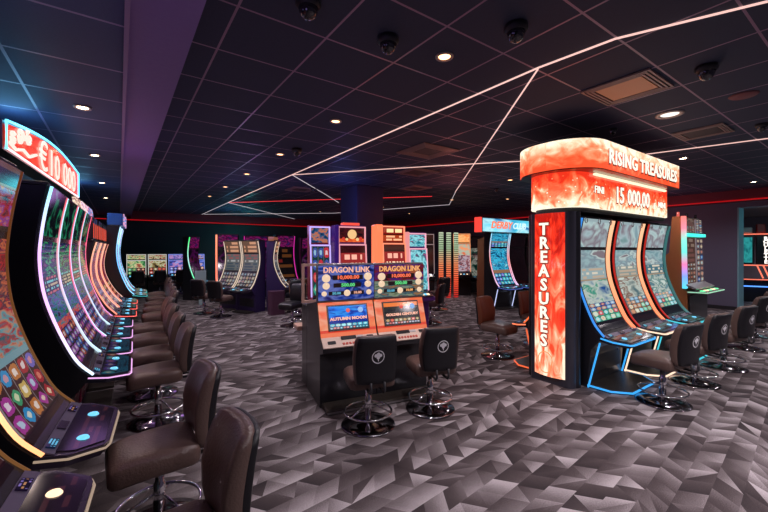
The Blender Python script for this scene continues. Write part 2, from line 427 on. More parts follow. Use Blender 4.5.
# ceiling domes
DOME = plain('smoked_dome', (.02, .02, .025), .05, .2, coat=1)
for x, y, s, lab in ((1.57, 2.16, 1, 'dome camera left of the nearest warm downlight'), (2.19, 1.54, 1, 'dome camera at the top centre right of the warm downlight'),
                     (2.18, 5.33, 1, 'far dome camera beside the third warm downlight'), (.94, 2.12, 1, 'dome camera cut by the top edge of the view'),
                     (3.96, .97, 1, 'dome camera right of the big ceiling vent'), (5.06, 2.15, .6, 'tiny dome sensor above the orange sign'),
                     (6.32, 1.03, .8, 'dome camera at the right edge above the bent LED line'), (3.9, 8.5, .8, 'distant dome camera left of the pillar'), (7.6, 5.9, .8, 'distant dome camera right of the pillar')):
    t = thing('dome_camera', lab, 'camera', (x, y, HC), 0, 'ceiling dome cameras')
    MB().lathe([(0, 0), (.075*s, 0), (.078*s, -.03*s), (.062*s, -.05*s)], n=24).build('housing', SATIN, t)
    MB().lathe([(.06*s, -.045*s), (.056*s, -.075*s), (.042*s, -.1*s), (.02*s, -.114*s), (0, -.118*s)], n=24).build('dome', DOME, t)
    MB().lathe([(0, -.06*s), (.02*s, -.07*s), (.024*s, -.095*s), (0, -.1*s)], n=12).build('lens', CHROME, t)
for (x, y, lab) in ((5.0, .94, 'flush round speaker disc in the ceiling right of the dome camera'),):
    t = MB().lathe([(0, -.012), (.10, -.012), (.115, 0), (0, 0)]).build('ceiling_speaker', plain('dusky_red_grille', (.20, .06, .07), .6)); t.location = (x, y, HC); tag(t, lab, 'speaker')

def vent(x0, x1, y0, y1, lab, inner, n=4, glow=None, group='ceiling vents'):
    cx, cy = (x0 + x1) / 2, (y0 + y1) / 2
    t = thing('ceiling_vent', lab, 'vent', (cx, cy, HC), 0, group)
    hx, hy = (x1 - x0) / 2, (y1 - y0) / 2
    MB().box(-hx, hx, -hy, hy, -.004, .0).build('backing', SATIN, t)
    for k in range(n):
        f = 1 - k * .11; a, c = hx * f, hy * f; wv = .016
        m = MB()
        z0, z1 = -.02, -.004
        m.box(-a, a, -c, -c + wv, z0, z1); m.box(-a, a, c - wv, c, z0, z1); m.box(-a, -a + wv, -c + wv, c - wv, z0, z1); m.box(a - wv, a, -c + wv, c - wv, z0, z1)
        m.build('louvre', VENTGREY, t)
    f = 1 - n * .11
    MB().box(-hx * f, hx * f, -hy * f, hy * f, -.016, -.003).build('centre_panel', inner, t)
VP1 = plain('sign_lit_vent_panel', (.95, .50, .25), .5); VP2 = plain('brown_vent_panel', (.06, .035, .035), .5)  # first panel: orange light of the sign put into its base colour
vent(3.60, 4.16, 1.25, 1.82, 'square ceiling vent with centre tinted tan by the sign light, upper right', VP1, 3)
vent(5.86, 6.36, 1.28, 1.80, 'smaller dark ceiling vent right of the round white lamp', VP2, 3)
vent(3.50, 4.20, 3.95, 4.60, 'four-way ceiling vent left of the slanting LED line', VP2, 5)
vent(4.40, 5.05, 5.25, 5.85, 'ceiling vent just beyond the bent LED line, above the pillar side', VP2, 4)
vent(5.6, 6.2, 6.7, 7.3, 'far ceiling vent right of the pillar top', VP2, 4)
vent(3.4, 4.0, 8.5, 9.1, 'far ceiling vent in the left triangle of LED lines', VP2, 4)

# ------------------------------------------------------------------ chairs
def cushion(x0, x1, y0, y1, z0, z1, bev, fn=None, sub=3):
    m = MB(); nx = 8
    r = bmesh.ops.create_cube(m.bm, size=1)
    bmesh.ops.subdivide_edges(m.bm, edges=m.bm.edges[:], cuts=5, use_grid_fill=True)
    hx, hy, hz = (x1-x0)/2, (y1-y0)/2, (z1-z0)/2
    cx, cy, cz = (x0+x1)/2, (y0+y1)/2, (z0+z1)/2
    for v in m.bm.verts:
        p = v.co * 2
        # push grid lines towards the rim, then round the rim
        q = [math.copysign(abs(c) ** .7, c) for c in p]
        w = Vector((q[0] * hx, q[1] * hy, q[2] * hz))
        b = bev
        inner = Vector((max(-hx+b, min(hx-b, w.x)), max(-hy+b, min(hy-b, w.y)), max(-hz+b, min(hz-b, w.z))))
        d = w - inner
        if d.length > 1e-6: w = inner + d.normalized() * min(b, d.length if d.length < b else b)
        w += Vector((cx, cy, cz))
        v.co = Vector(fn(*w)) if fn else w
    for f in m.bm.faces: f.smooth = True
    return m
def make_chair(label, back=LEATHERBACK, seat=LEATHER, emblem=True, backfront=None, group=None):
    t = thing('bar_stool', label, 'chair', (0, 0, 0), 0, group)
    cushion(-.21, .21, -.185, .25, .375, .505, .050, lambda x, y, z: (x * (1 - .12 * max(0, y) / .22), y, z + .012 * (1 - (x/.2)**2) * (1 if z > .45 else 0) - (.02 * (y/.22)**2 if y > 0 else 0))).build('seat', seat, t)
    def bend(x, y, z):
        h = (z - .45) / .43
        ww = 1 - .16 * max(0, h - .5) ** 1.5 * 2 - .10 * (1 - h) ** 2
        front = max(0, min(1, (y + .275) / .075))
        return (x * ww, y - .07 * h * h + .02 * h + .035 * (x / .2) ** 2 + .030 * math.sin(PI * max(0, min(1, h))) * front, z)
    bk = cushion(-.20, .20, -.265, -.195, .45, .88, .034, bend).build('backrest', backfront or seat, t)
    cushion(-.19, .19, -.283, -.24, .46, .87, .018, bend).build('back_shell', back, bk)
    m = MB()
    for sx in (-.06, .06):
        m.tube([(sx, .02, .395), (sx, -.27, .385), (sx, -.29, .405), (sx, -.285, .48)], .011, 6)
    m.build('bracket', SATIN, t)
    MB().box(-.12, .12, -.12, .12, .37, .39, .004, 1).build('seat_plate', SATIN, t)
    MB().lathe([(0, .05), (.032, .05), (.032, .26), (.024, .27), (.024, .39), (0, .39)], n=20).build('column', CHROME, t)
    MB().lathe([(0, 0), (.245, 0), (.248, .008), (.24, .016), (.16, .026), (.06, .038), (.036, .06), (0, .06)], n=40).build('base', DCHROME, t)
    m = MB()
    pts = [(.215 * math.cos(2*PI*k/32), .215 * math.sin(2*PI*k/32), .13) for k in range(32)]
    m.tube(pts, .010, 8, True)
    m.build('foot_ring', CHROME, t)
    for k in range(3):
        a = R(90 + 120 * k)
        MB().tube([(.03 * math.cos(a), .03 * math.sin(a), .20), (.215 * math.cos(a), .215 * math.sin(a), .13)], .007, 6).build('ring_spoke', CHROME, t)
    if emblem:
        m = MB()
        def P(px, pz):
            q = bend(px, -.2845, pz); return (q[0], q[1] - .0005, q[2])
        cz = .70; n = 28
        for k in range(n):
            a0, a1 = 2*PI*k/n, 2*PI*(k+1)/n
            m.face([P(.058*math.cos(a0), cz+.058*math.sin(a0)), P(.058*math.cos(a1), cz+.058*math.sin(a1)), P(.050*math.cos(a1), cz+.050*math.sin(a1)), P(.050*math.cos(a0), cz+.050*math.sin(a0))])
        # clover of four lobes and a stem
        for (ex, ez) in ((-.02, .012), (.02, .012), (0, .024), (0, -.006)):
            m.face([P(ex + .0155*math.cos(2*PI*k/12), cz + ez + .0155*math.sin(2*PI*k/12)) for k in range(12)])
        m.face([P(-.003, cz-.015), P(.003, cz-.015), P(.007, cz-.038), P(-.001, cz-.038)])
        m.build('emblem', EMBLEM, t)
    return t
used = set()
proto = {}
def chair(kind, x, y, rz, label, group, s=1.0):
    if kind not in proto:
        if kind == 'black': proto[kind] = make_chair(label)
        elif kind == 'brown': proto[kind] = make_chair(label, seat=LEATHER, back=LEATHERBACK, emblem=False)
        elif kind == 'rust': proto[kind] = make_chair(label, seat=LEATHER, back=LEATHERBACK, backfront=RUSTLIT, emblem=False)
        elif kind == 'tan': proto[kind] = make_chair(label, seat=LEATHERBACK, back=TAN, emblem=False)
        t = proto[kind]
    else: t = copy_tree(proto[kind])
    t.location = (x, y, 0); t.rotation_euler = (0, 0, R(rz)); t['label'] = label; t['group'] = group; t.scale = (s, s, s)
    return t
gl = 'stools along the left slot row'
row = [(.15, 1.62, 92, 'nearest dark leather stool at the bottom edge, only its backrest in full view'),
       (.19, 2.50, 93, 'whole dark leather stool beside the nearest slot deck, second from the bottom'),
       (.30, 4.08, 90, 'dark stool third from the camera in the left row, first one past the gap'),
       (.31, 4.86, 88, 'dark stool fourth from the camera in the left row'),
       (.34, 5.70, 91, 'dark stool fifth from the camera in the left row'),
       (.38, 6.52, 92, 'dark stool sixth from the camera in the left row'),
       (.56, 7.60, 90, 'stool in front of the first orange-striped slot machine of the left row'),
       (.62, 8.45, 90, 'stool in front of the second orange-striped slot machine of the left row'),
       (.68, 9.30, 90, 'stool in front of the third orange-striped slot machine of the left row'),
       (.76, 10.35, 90, 'stool in front of the first blue-edged slot machine of the left row'),
       (.82, 11.3, 90, 'farthest stool of the left row, by the second blue-edged machine')]
for x, y, a, lab in row:
    ch_ = chair('brown', x, y, a, lab, gl)
    if y < 3: ch_.scale = (1.0, 1.0, 1.02)
for x, y, a, lab in ((1.86, 2.87, -16, 'black stool with white clover badge at the left jackpot machine'), (2.56, 2.80, -18, 'black stool with white clover badge at the right jackpot machine')):
    chair('black', x, y, a, lab, 'stools at the twin jackpot machines')
for x, y, a, lab in ((4.66, 1.50, -9, 'black stool nearest the orange sign column, right side'), (5.66, 1.50, -12, 'second black stool along the right row'), (6.72, 1.46, -12, 'third black stool along the right row'),
                  (8.30, 1.55, -14, 'fourth black stool of the right row, by the tall twin-screen machine'), (9.6, 1.65, -12, 'farthest black stool of the right row, nearest the doorway')):
    chair('black', x, y, a, lab, 'stools along the right slot row')
for x, y, a, lab in ((4.66, 3.60, 186, 'stool with orange-lit backrest left of the glowing column'), (5.80, 3.66, 176, 'stool with orange-lit backrest half hidden behind the glowing column')):
    chair('rust', x, y, a, lab, 'stools behind the orange sign island')

# ------------------------------------------------------------------ curved slot machine
CURVE = smooth_curve([(-.50, .61), (-.405, .72), (-.325, .89), (-.25, 1.1), (-.20, 1.3), (-.18, 1.53), (-.19, 1.71), (-.215, 1.9), (-.25, 2.08)], 4)
def zsplit(z): 
    lo = [p for p in CURVE if p[1] <= z - .006]; hi = [p for p in CURVE if p[1] >= z + .006]
    return lo, hi
def curved(x, y, rz, label, group, scr_lo, scr_hi, stripL, stripR, W=.78, deckm=GREYDECK, decklight=None, leg=None, touch=None, btn=None, swl=.022, swr=.022,
           hz=1.0, foot=False, cab=BLACK, split=1.68, bright=None, nbtn=2, bz=.03, door=SATIN):
    t = thing('slot_machine', label, 'slot machine', (x, y, 0), R(rz), group)
    hw = W / 2
    CU = [(p[0], p[1] if p[1] < .7 else .7 + (p[1] - .7) * hz) for p in CURVE]
    prof = [(0, 0), (0, CU[-1][1])] + [(p[0] + .02, p[1]) for p in reversed(CU)] + [(-.46, .56), (-.36, .44), (-.33, .10), (-.33, 0)]
    m = MB(); m.prism(prof, -hw, hw, 'x'); m.build('cabinet', cab, t)
    # inner bezel, screens
    lo = [p for p in CU if p[1] <= (split - .7) * hz + .7 - .006 and p[1] > .63]; hi = [p for p in CU if p[1] >= (split - .7) * hz + .7 - .01]
    MB().sweep(CU, -hw + swl, hw - swr, -.018, .022).build('bezel', BEZEL, t)
    b = bz
    MB().sweep(lo, -hw + swl + b, hw - swr - b, .004, .008).build('main_screen', scr_lo, t)
    MB().sweep(hi, -hw + swl + b, hw - swr - b, .004, .008).build('top_screen', scr_hi, t)
    if stripL: MB().sweep(CU, -hw, -hw + swl, .0, .016).build('light_strip', stripL, t)
    if stripR: MB().sweep(CU, hw - swr, hw, .0, .016).build('light_strip', stripR, t)
    # top cap
    MB().box(-hw, hw, -.24, -.02, CU[-1][1], CU[-1][1] + .035, .01, 1).build('top_cap', SATIN, t)
    # deck
    out = [(-hw, -.47), (-hw, -.60), (-hw + .09, -.735), (-hw + .14, -.75), (hw - .14, -.75), (hw - .09, -.735), (hw, -.60), (hw, -.47)]
    def zt(yy): return .615 - (-.47 - yy) * .16
    m = MB(); n = len(out)
    top = [m.bm.verts.new((p[0], p[1], zt(p[1]))) for p in out]; bot = [m.bm.verts.new((p[0], p[1] * .97, zt(p[1]) - .055)) for p in out]
    m.bm.faces.new(top); m.bm.faces.new(bot[::-1])
    for i in range(n): m.bm.faces.new((bot[i], bot[(i+1) % n], top[(i+1) % n], top[i]))
    dk = m.build('button_deck', deckm, t)
    m = MB()
    ins = [(-hw + .04, -.545), (-hw + .04, -.62), (-hw + .13, -.73), (hw - .13, -.73), (hw - .04, -.62), (hw - .04, -.545)]
    top = [m.bm.verts.new((p[0], p[1], zt(p[1]) + .006)) for p in ins]; bot = [m.bm.verts.new((p[0], p[1], zt(p[1]) - .01)) for p in ins]
    f = m.bm.faces.new(top); m.bm.faces.new(bot[::-1])
    for l, q in zip(f.loops, ins): l[m.uv].uv = ((q[0] + hw) / W, (q[1] + .75) / .2)
    for i in range(6): m.bm.faces.new((bot[i], bot[(i+1) % 6], top[(i+1) % 6], top[i]))
    m.build('touch_panel', touch or DARKDECK, dk)
    for k, bx in enumerate((-.20, .16)[:nbtn] if nbtn > 1 else (.0,)):
        yy = -.63
        MB().lathe([(0, zt(yy) + .016), (.024, zt(yy) + .014), (.030, zt(yy) + .004), (.030, zt(yy) - .005)], bx * W / .78, yy, 20).build('spin_button', btn or GLOWB, dk)
    # keypad shelf at the foot of the screen
    MB().sweep([(-.545, zt(-.545) + .001), (-.492, .627)], -hw + .012, hw - .012, -.002, .006).build('keypad_shelf', SHELF, dk)
    for bx, ww, mm in ((-hw + .11, .10, SCR_SMALL), (-.02, .10, GREYDECK), (hw - .13, .09, SCR_SMALL2)):
        MB().sweep([(-.538, zt(-.538) + .006), (-.500, .625)], bx - ww / 2, bx + ww / 2, .004, .006).build('keypad', mm, dk)
    if decklight:
        path = [(p[0] * 1.005, p[1] * 1.005, zt(p[1]) - .02) for p in out]
        MB().tube(path, .006 if not foot else .010, 6).build('deck_light', decklight, t)
    if leg:
        for sx in (-1, 1):
            MB().box(sx * hw - .008, sx * hw + .008, -.342, -.326, .0, .54, fn=lambda a, b_, c: (a, b_ - max(0, c - .0) * .24, c)).build('leg_light', leg, t)
    # lower door and lock
    ld = MB().box(-hw + .06, hw - .06, -.352, -.328, .14, .42, .006, 1).build('lower_door', door, t)
    MB().lathe([(0, 0), (.012, 0), (.012, .008), (0, .01)], n=12).build('lock', CHROME, ld)
    D.objects[ld.children[0].name].matrix_local = Matrix.Translation((hw - .14, -.352, .34)) @ Matrix.Rotation(PI/2, 4, 'X')
    if foot:
        fp = [(-hw, -.33), (-hw, -.58), (-hw + .14, -.74), (hw - .14, -.74), (hw, -.58), (hw, -.33)]
        MB().prism(fp, 0.0, .035).build('foot_plate', FOOTMAT, t)
        MB().tube([(p[0] * 1.01, p[1] * 1.01 if abs(p[1]) > .4 else p[1], .024) for p in fp], .011, 6).build('foot_light', leg, t)
    else:
        MB().box(-hw + .05, hw - .05, -.58, -.33, 0, .03, .005, 1).build('foot_plate', FOOTMAT, t)
    return t
SHELF = plain('lilac_grey_shelf', (.13, .11, .17), .3)
GLOWB = neon('blue_white_button', [(.3, .75, 1)], 1.4); GLOWG = neon('green_button', [(.3, 1, .55)], 1.6); GLOWW = neon('warm_white_button', [(1, .8, .6)], 1.8)
SCR_SMALL = art('small_display', [(1, ('rows', 3, (.01, .05, .12), [(.3, .7, .9), (.2, .9, .6)], 8))], .8, 3)
SCR_SMALL2 = art('small_display_dim', [(1, ('rows', 3, (.04, .02, .08), [(.5, .4, .8), (.8, .5, .3)], 8))], .6, 5)
PALJ = [(.1, .4, .65), (.6, .3, .12), (.5, .12, .42), (.15, .45, .28), (.7, .55, .25), (.5, .08, .1), (.3, .25, .6)]
N_LO = art('jungle_reels', [(.05, ('solid', (.05, .02, .03))), (.36, ('cells', 5, 3, (.14, .07, .07), PALJ)), (.40, ('solid', (.3, .45, .5))),
                            (.62, ('art', [(.05, .2, .25), (.5, .06, .06), (.15, .45, .5), (.6, .35, .25), (.55, .05, .08), (.1, .25, .3)], 3.2, 1.2)), (1.0, ('art', [(.15, .01, .02), (.55, .05, .05), (.08, .04, .10), (.7, .25, .12), (.25, .02, .12)], 4, 2))], .75, 1.3)
N_HI = art('jungle_topper', [(.08, ('solid', (.02, .02, .02))), (.66, ('art', [(.1, .01, .08), (.5, .05, .05), (.3, .1, .4), (.7, .3, .1)], 5, 1)), (.70, ('solid', (.4, .3, .2))), (.92, ('solid', (.05, .03, .03))), (1, ('solid', (.25, .16, .1)))], .8, 2.7)
B_LO = [art('night_reels_%d' % k, [(.05, ('solid', (.03, .02, .06))), (.34, ('cells', 5, 4, (.05, .015, .09), [(.4, .1, .45), (.2, .1, .5), (.5, .25, .6), (.6, .2, .15), (.15, .25, .6)])),
                    (.40, ('art', [(.05, .1, .4), (.9, .2, .1), (.05, .4, .5)], 6, .6)), (.60, ('art', [(.03, .03, .12), (.1, .35, .15), (.05, .3, .5), (.3, .2, .5), (.04, .05, .1)], 5, 1.5)), (.74, ('rows', 5, (.06, .06, .08), [(.8, .3, .3), (.35, .8, .8), (.8, .7, .5)], 16)),
                    (1.0, ('art', [(.01, .02, .03), (.03, .08, .06), (.15, .65, .35), (.02, .03, .05), (.05, .1, .3), (.01, .01, .02), (.4, .15, .4)], 3, 2.4))], .6, 4.1 + k * 3) for k in range(4)]
B_HI = [art('night_topper_%d' % k, [(1, ('art', [(.01, .01, .02), (.01, .02, .03), (.02, .03, .04), (.06, .5, .3), (.01, .02, .03), (.01, .01, .02)], 2.5, .7))], .5, 2.2 + k) for k in range(4)]
T_LO = [art('treasure_reels_%d' % k, [(.12, ('solid', (.03, .03, .05))), (.25, ('cells', 5, 2, c0, [(.4, .8, .6), (.75, .5, .35), (.5, .85, .9), (.8, .2, .25), (.85, .85, .7)])), (.34, ('cells', 5, 2, c1, [(.7, .85, .8), (.75, .5, .35), (.5, .65, .8), (.6, .2, .25)])),
                    (.62, ('art', [c1, c2, (.7, .75, .7), c0, (.75, .82, .78)], 2.4, 1)), (.64, ('solid', (.55, .45, .35))), (.78, ('rows', 3, c2, [(.85, .8, .7), (.7, .6, .5)], 9)), (1, ('art', [(.35, .50, .54), (.50, .64, .66), (.38, .45, .50), (.7, .80, .78), (.40, .35, .38)], 1.8, 1))], .85, 1.7 + 5 * k)
        for k, (c0, c1, c2) in enumerate((((.05, .45, .35), (.02, .18, .45), (.5, .6, .62)), ((.35, .2, .15), (.22, .33, .36), (.45, .5, .48)), ((.15, .35, .35), (.40, .58, .60), (.2, .35, .4))))]
T_HI = [art('treasure_topper_%d' % k, [(.9, ('art', [(.40, .52, .56), (.62, .74, .74), (.40, .36, .40), (.55, .65, .68), (.3, .45, .45)], 1.8, .6)), (1, ('solid', (.5, .6, .62)))], .9, 8 + k) for k in range(3)]
R_LO = [art('ruby_reels_%d' % k, [(.4, ('cells', 5, 4, (.2, .01, .02), [(.9, .3, .1), (.8, .1, .2), (.9, .7, .3), (.3, .1, .4)])), (1, ('art', [(.12, .01, .02), (.6, .04, .05), (.3, .1, .3), (.8, .4, .2)], 5, 2))], .6, 3.3 + k) for k in range(3)]
R_HI = art('ruby_topper', [(1, ('art', [(.1, .01, .02), (.6, .08, .05), (.05, .01, .02), (.5, .3, .3)], 5, .8))], .5, 6)
TOUCHP = art('touch_dark', [(.25, ('solid', (.05, .02, .05))), (.75, ('rows', 3, (.06, .02, .05), [(.3, .12, .16), (.25, .1, .12)], 9)), (1, ('solid', (.05, .02, .06)))], .3, 1)
TOUCHB = art('touch_blue', [(.5, ('art', [(.02, .05, .12), (.1, .35, .5), (.02, .1, .2)], 4, 1)), (1, ('cells', 6, 1, (.02, .02, .06), [(.2, .6, .7), (.8, .3, .3), (.3, .2, .6)]))], .2, 2)
TOUCHK = art('touch_black', [(1, ('rows', 3, (.02, .01, .02), [(.25, .05, .05), (.1, .2, .25)], 9))], .7, 2)

ST_NL = neon('amber_strip', [(1, .55, .30), (1, .75, .5), (1, .5, .25)], 2.2); ST_NR = neon('dim_gold_strip', [(.8, .45, .2), (.7, .35, .15), (.6, .25, .1)], .3)
gN = 'large curved slot machines nearest on the left'
curved(-.77, 2.80, 85, 'large curved slot machine nearest the camera with jungle reels and whole button deck', gN, N_LO, N_HI, ST_NL, ST_NR, W=.72, touch=TOUCHP, decklight=neon('cream_edge_strip', [(1, .8, .65)], .45), swl=.012, swr=.004)
curved(-.86, 1.95, 85, 'slot machine at the bottom left corner, only its button deck in view', gN, N_LO, N_HI, ST_NL, ST_NR, W=.72, touch=TOUCHP, btn=GLOWW, decklight=neon('cream_edge_strip2', [(1, .8, .65)], .45), swl=.012, swr=.004)
CY = neon('cyan_pink_strip', [(.72, .88, 1), (.9, .62, 1), (.85, .55, 1), (.45, .9, 1)], 2.0)
PK = neon('rose_strip', [(.72, .9, 1), (.9, .7, .8), (1, .25, .3)], 1.2)
VI = neon('violet_white_strip', [(.7, .9, 1), (.8, .7, 1), (.6, .9, 1)], 1.7)
MG = neon('magenta_strip', [(.9, .5, .9), (1, .3, .45), (1, .25, .4)], 1.4)
EDGEP = neon('lilac_edge', [(.95, .6, .95)], 1.3)
CRIMD = plain('crimson_reflection_door', (.22, .012, .05), .25)  # red reflection below the deck put into the door colour
labs = ['first curved slot machine under the red €10 000 sign, nearest with broad cyan strip', 'second curved slot machine under the red €10 000 sign', 'third curved slot machine under the red €10 000 sign', 'fourth and farthest curved slot machine under the red €10 000 sign']
for k in range(4):
    yc = 4.12 + .79 * k
    a = curved(-.66 + .028 * (yc - 4.12), yc, 88.4, labs[k], 'curved slot machines under the red sign', B_LO[k], B_HI[k], (CY, VI, VI, VI)[k], (PK, MG, PK, MG)[k], W=.76, touch=TOUCHB, decklight=EDGEP, deckm=DARKDECK, cab=PURPLECAB if k else BLACK, nbtn=2, door=CRIMD)
ORS = neon('orange_copper_strip', [(1, .45, .35), (1, .5, .35), (1, .6, .45)], 1.5); RDE = neon('red_deck_strip', [(1, .25, .22)], 2.0)
OR2 = neon('copper_white_strip', [(1, .7, .6), (1, .55, .45)], 1.2)
labs = ['first orange-striped slot machine past the red sign', 'second orange-striped slot machine past the red sign', 'third orange-striped slot machine past the red sign']
TP = [art('topper_%d' % k, [(1, ('art', [a_, b_, c_, a_], 4, 1))], 1.2, 4 + k * 3) for k, (a_, b_, c_) in enumerate((((.7, .5, .45), (1, .85, .7), (.4, .15, .2)), ((.7, .6, .75), (1, .9, .9), (.7, .3, .4)), ((.3, .6, .9), (.9, .5, .6), (.1, .2, .5))))]
REDST = neon('red_orange_post', [(1, .22, .14)], 1.0)
for k in range(3):
    yc = 7.42 + .86 * k
    xx = -.52 + .035 * k
    t = curved(xx, yc, 88.4, labs[k], 'orange-striped slot machines of the left row', R_LO[k], R_HI, ORS, OR2, W=.80, touch=TOUCHK, decklight=RDE, deckm=DARKDECK, hz=.74, swl=.05, swr=.04, split=1.9)
    # upper box with glowing posts and topper
    MB().box(-.40, .40, -.22, -.02, 1.76, 2.10, .01, 1).build('upper_box', BLACK, t)
    for sx in (-.37, .0, .36): MB().box(sx - .012, sx + .012, -.228, -.220, 1.78, 2.0).build('light_post', REDST, t)
    MB().panel(-.40, .40, -.01, 2.10, .03, 2.40, .03).build('topper_screen', TP[k], t)
BLS = neon('ice_blue_strip', [(.4, .75, 1), (.25, .6, 1), (.55, .85, 1)], 1.9); BLD = neon('teal_edge', [(.2, .9, .9)], .9)
for k in range(2):
    t = curved(-.22 + .04 * k, 10.35 + .9 * k, 88.4, ('nearer', 'farther')[k] + ' tall blue-edged slot machine at the end of the left row', 'blue-edged slot machines of the left row', R_LO[k], TP[2], BLS, BLS, W=.84, touch=TOUCHB, decklight=BLD, deckm=DARKDECK, hz=1.02)
    MB().box(-.38, .38, -.30, -.02, 2.14, 2.4, .01, 1).build('upper_box', plain('blue_box%d' % k, (.02, .10, .4), .3), t)
    MB().panel(-.36, .36, -.305, 2.15, -.305, 2.39, .02).build('topper_screen', TP[2], t)

# the red jackpot sign over the left row
def fire(name, cols, sc, seed, strength, asp=1.0, sparkle=False):
    m, nt, b = newmat(name); N = NT(nt)
    uvn = N.n('ShaderNodeUVMap'); sp = N.n('ShaderNodeSeparateXYZ'); N.link(uvn.outputs[0], sp.inputs[0])
    u, v = sp.outputs[0], sp.outputs[1]
    f = N.noise(N.comb(N.math('MULTIPLY', u, sc), N.math('MULTIPLY', v, sc * asp), seed), 1.0, 4, 1.5)
    f = N.math('ADD', N.math('MULTIPLY_ADD', f, 1.9, -.5), N.math('MULTIPLY', N.math('SUBTRACT', v, .5), cols[-1][0] if isinstance(cols[-1], list) else 0.0))
    if sparkle:
        vv = N.n('ShaderNodeTexVoronoi'); N.link(N.comb(N.math('MULTIPLY', u, 16), N.math('MULTIPLY', v, 7), 0.0), vv.inputs['Vector']); vv.inputs['Scale'].default_value = 1
        f = N.math('ADD', f, N.math('MULTIPLY', N.math('LESS_THAN', vv.outputs['Distance'], .16), .5))
    c = N.ramp(f, [k for k in cols if not isinstance(k, list)])
    N.link(c, b.inputs['Emission Color']); b.inputs['Base Color'].default_value = (.02, .01, .01, 1); b.inputs['Roughness'].default_value = .2
    b.inputs['Emission Strength'].default_value = strength
    return m
s = thing('jackpot_sign', 'red lit sign reading €10 000 with blue neon edge over the left row', 'sign', (-.655, 3.62, 0), R(90 - 3.6), None)
Lw = 2.95
def stop(u): return 2.50 + .14 * u + .10 * math.sin(PI * u)
ol = [(0, 2.30)] + [(Lw, 2.32)] + [(Lw * u, stop(u)) for u in [1 - k / 14 for k in range(15)]]
m = MB(); m.prism(ol, .0, .14, 'y'); m.build('sign_box', BLACK, s)
m = MB(); nseg = 20
for k in range(nseg):
    u0, u1 = k / nseg, (k + 1) / nseg
    a0, a1 = .02 + u0 * (Lw - .04), .02 + u1 * (Lw - .04)
    m.face([(a0, -.012, 2.325), (a1, -.012, 2.325), (a1, -.012, stop(u1) - .02), (a0, -.012, stop(u0) - .02)], [(u0 * 3, 0), (u1 * 3, 0), (u1 * 3, 1), (u0 * 3, 1)])
face = m.build('sign_face', fire('red_sign_art', [(.65, .02, .01), (.85, .045, .02), (.95, .09, .045), (1, .2, .12)], 2.0, 3.3, 1.1), s)
sol = face.modifiers.new('t', 'SOLIDIFY'); sol.thickness = .012; sol.offset = 0
WGL = neon('white_letter', [(1, .93, .85)], 1.2)
path = [(x_, -.02, z_) for x_, z_ in [(0, 2.30)] + [(Lw * u, stop(u)) for u in [k / 14 for k in range(15)]] + [(Lw, 2.32)]]
MB().tube(path, .009, 6).build('neon_edge', neon('cyan_blue_neon', [(.25, .75, 1)], 3.2), s)
MB().tube([(0, -.02, 2.31), (Lw, -.02, 2.32)], .009, 6).build('neon_edge', neon('pink_white_neon', [(1, .75, .8)], 2.0), s)
text('lettering', '€10', .37, WGL, s, facing(1.28, -.026, 2.45), .003, 1.45, .0)
text('lettering', '000', .37, WGL, s, facing(2.28, -.026, 2.455), .003, 1.45, .0)
m = MB()
for cx_, cz_, r_, a0 in ((.30, 2.45, .075, 0), (.52, 2.50, .06, 2), (.12, 2.40, .05, 1)):
    m.tube([(cx_ + r_ * (1 - q / 16) * math.cos(a0 + q * .5), -.024, cz_ + r_ * (1 - q / 16) * math.sin(a0 + q * .5)) for q in range(15)], .016, 6)
m.tube([(.05, -.024, 2.36), (.2, -.024, 2.34), (.38, -.024, 2.38), (.55, -.024, 2.36), (.75, -.024, 2.42)], .012, 6)
m.build('flame_scrolls', WGL, s)

# ------------------------------------------------------------------ the orange sign island
def rrect(x0, x1, y0, y1, r0, r1=None, n=10):
    """rounded plan outline; corners at x0 use r0, corners at x1 use r1"""
    r1 = r0 if r1 is None else r1; P_ = []
    for cx, cy, r, a in ((x0 + r0, y0 + r0, r0, 180), (x1 - r1, y0 + r1, r1, 270), (x1 - r1, y1 - r1, r1, 0), (x0 + r0, y1 - r0, r0, 90)):
        for k in range(n + 1):
            an = R(a + 90 * k / n); P_.append((cx + r * math.cos(an), cy + r * math.sin(an)))
    return P_
FIRE1 = fire('fire_sky_art', [(.85, .08, .025), (.95, .16, .06), (1, .30, .15), (1, .60, .38), (1, .88, .68), [1.1]], 4.5, 2.3, 1.3, .4)
FIREB = fire('glow_base_art', [(.75, .03, .01), (.9, .07, .02), (.95, .13, .05), (1, .26, .12), (1, .62, .38), (1, .90, .70), [-1.1]], 5.0, 7.0, 1.25, .4, True)
FIREC = fire('column_flame_art', [(.45, .008, .004), (.8, .03, .01), (.9, .07, .025), (1, .30, .16), (1, .80, .60), [-.9]], 8.0, 1.0, 1.3, .7)
isl = thing('overhead_sign', 'glowing orange two-tier overhead sign reading RISING TREASURES 15 000,00', 'sign', (0, 0, 0))
out1 = rrect(4.04, 6.86, 1.98, 3.0, .46, .08)
MB().prism(out1, 2.52, 2.845, uv=True).build('upper_sign', FIRE1, isl)
MB().prism(rrect(4.05, 6.85, 1.99, 2.99, .45, .07), 2.51, 2.52).prism(rrect(4.05, 6.85, 1.99, 2.99, .45, .07), 2.845, 2.855).build('sign_trim', BLACK, isl)
out2 = rrect(4.17, 6.96, 2.17, 2.86, .32, .05)
MB().prism(out2, 2.10, 2.51, uv=True).build('lower_sign', FIREB, isl)
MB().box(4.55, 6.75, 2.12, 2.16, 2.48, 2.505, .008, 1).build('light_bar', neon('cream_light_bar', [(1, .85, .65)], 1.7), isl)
MB().prism(rrect(4.25, 6.93, 2.2, 2.83, .28, .04), 2.05, 2.10).build('lower_trim', SATIN, isl)
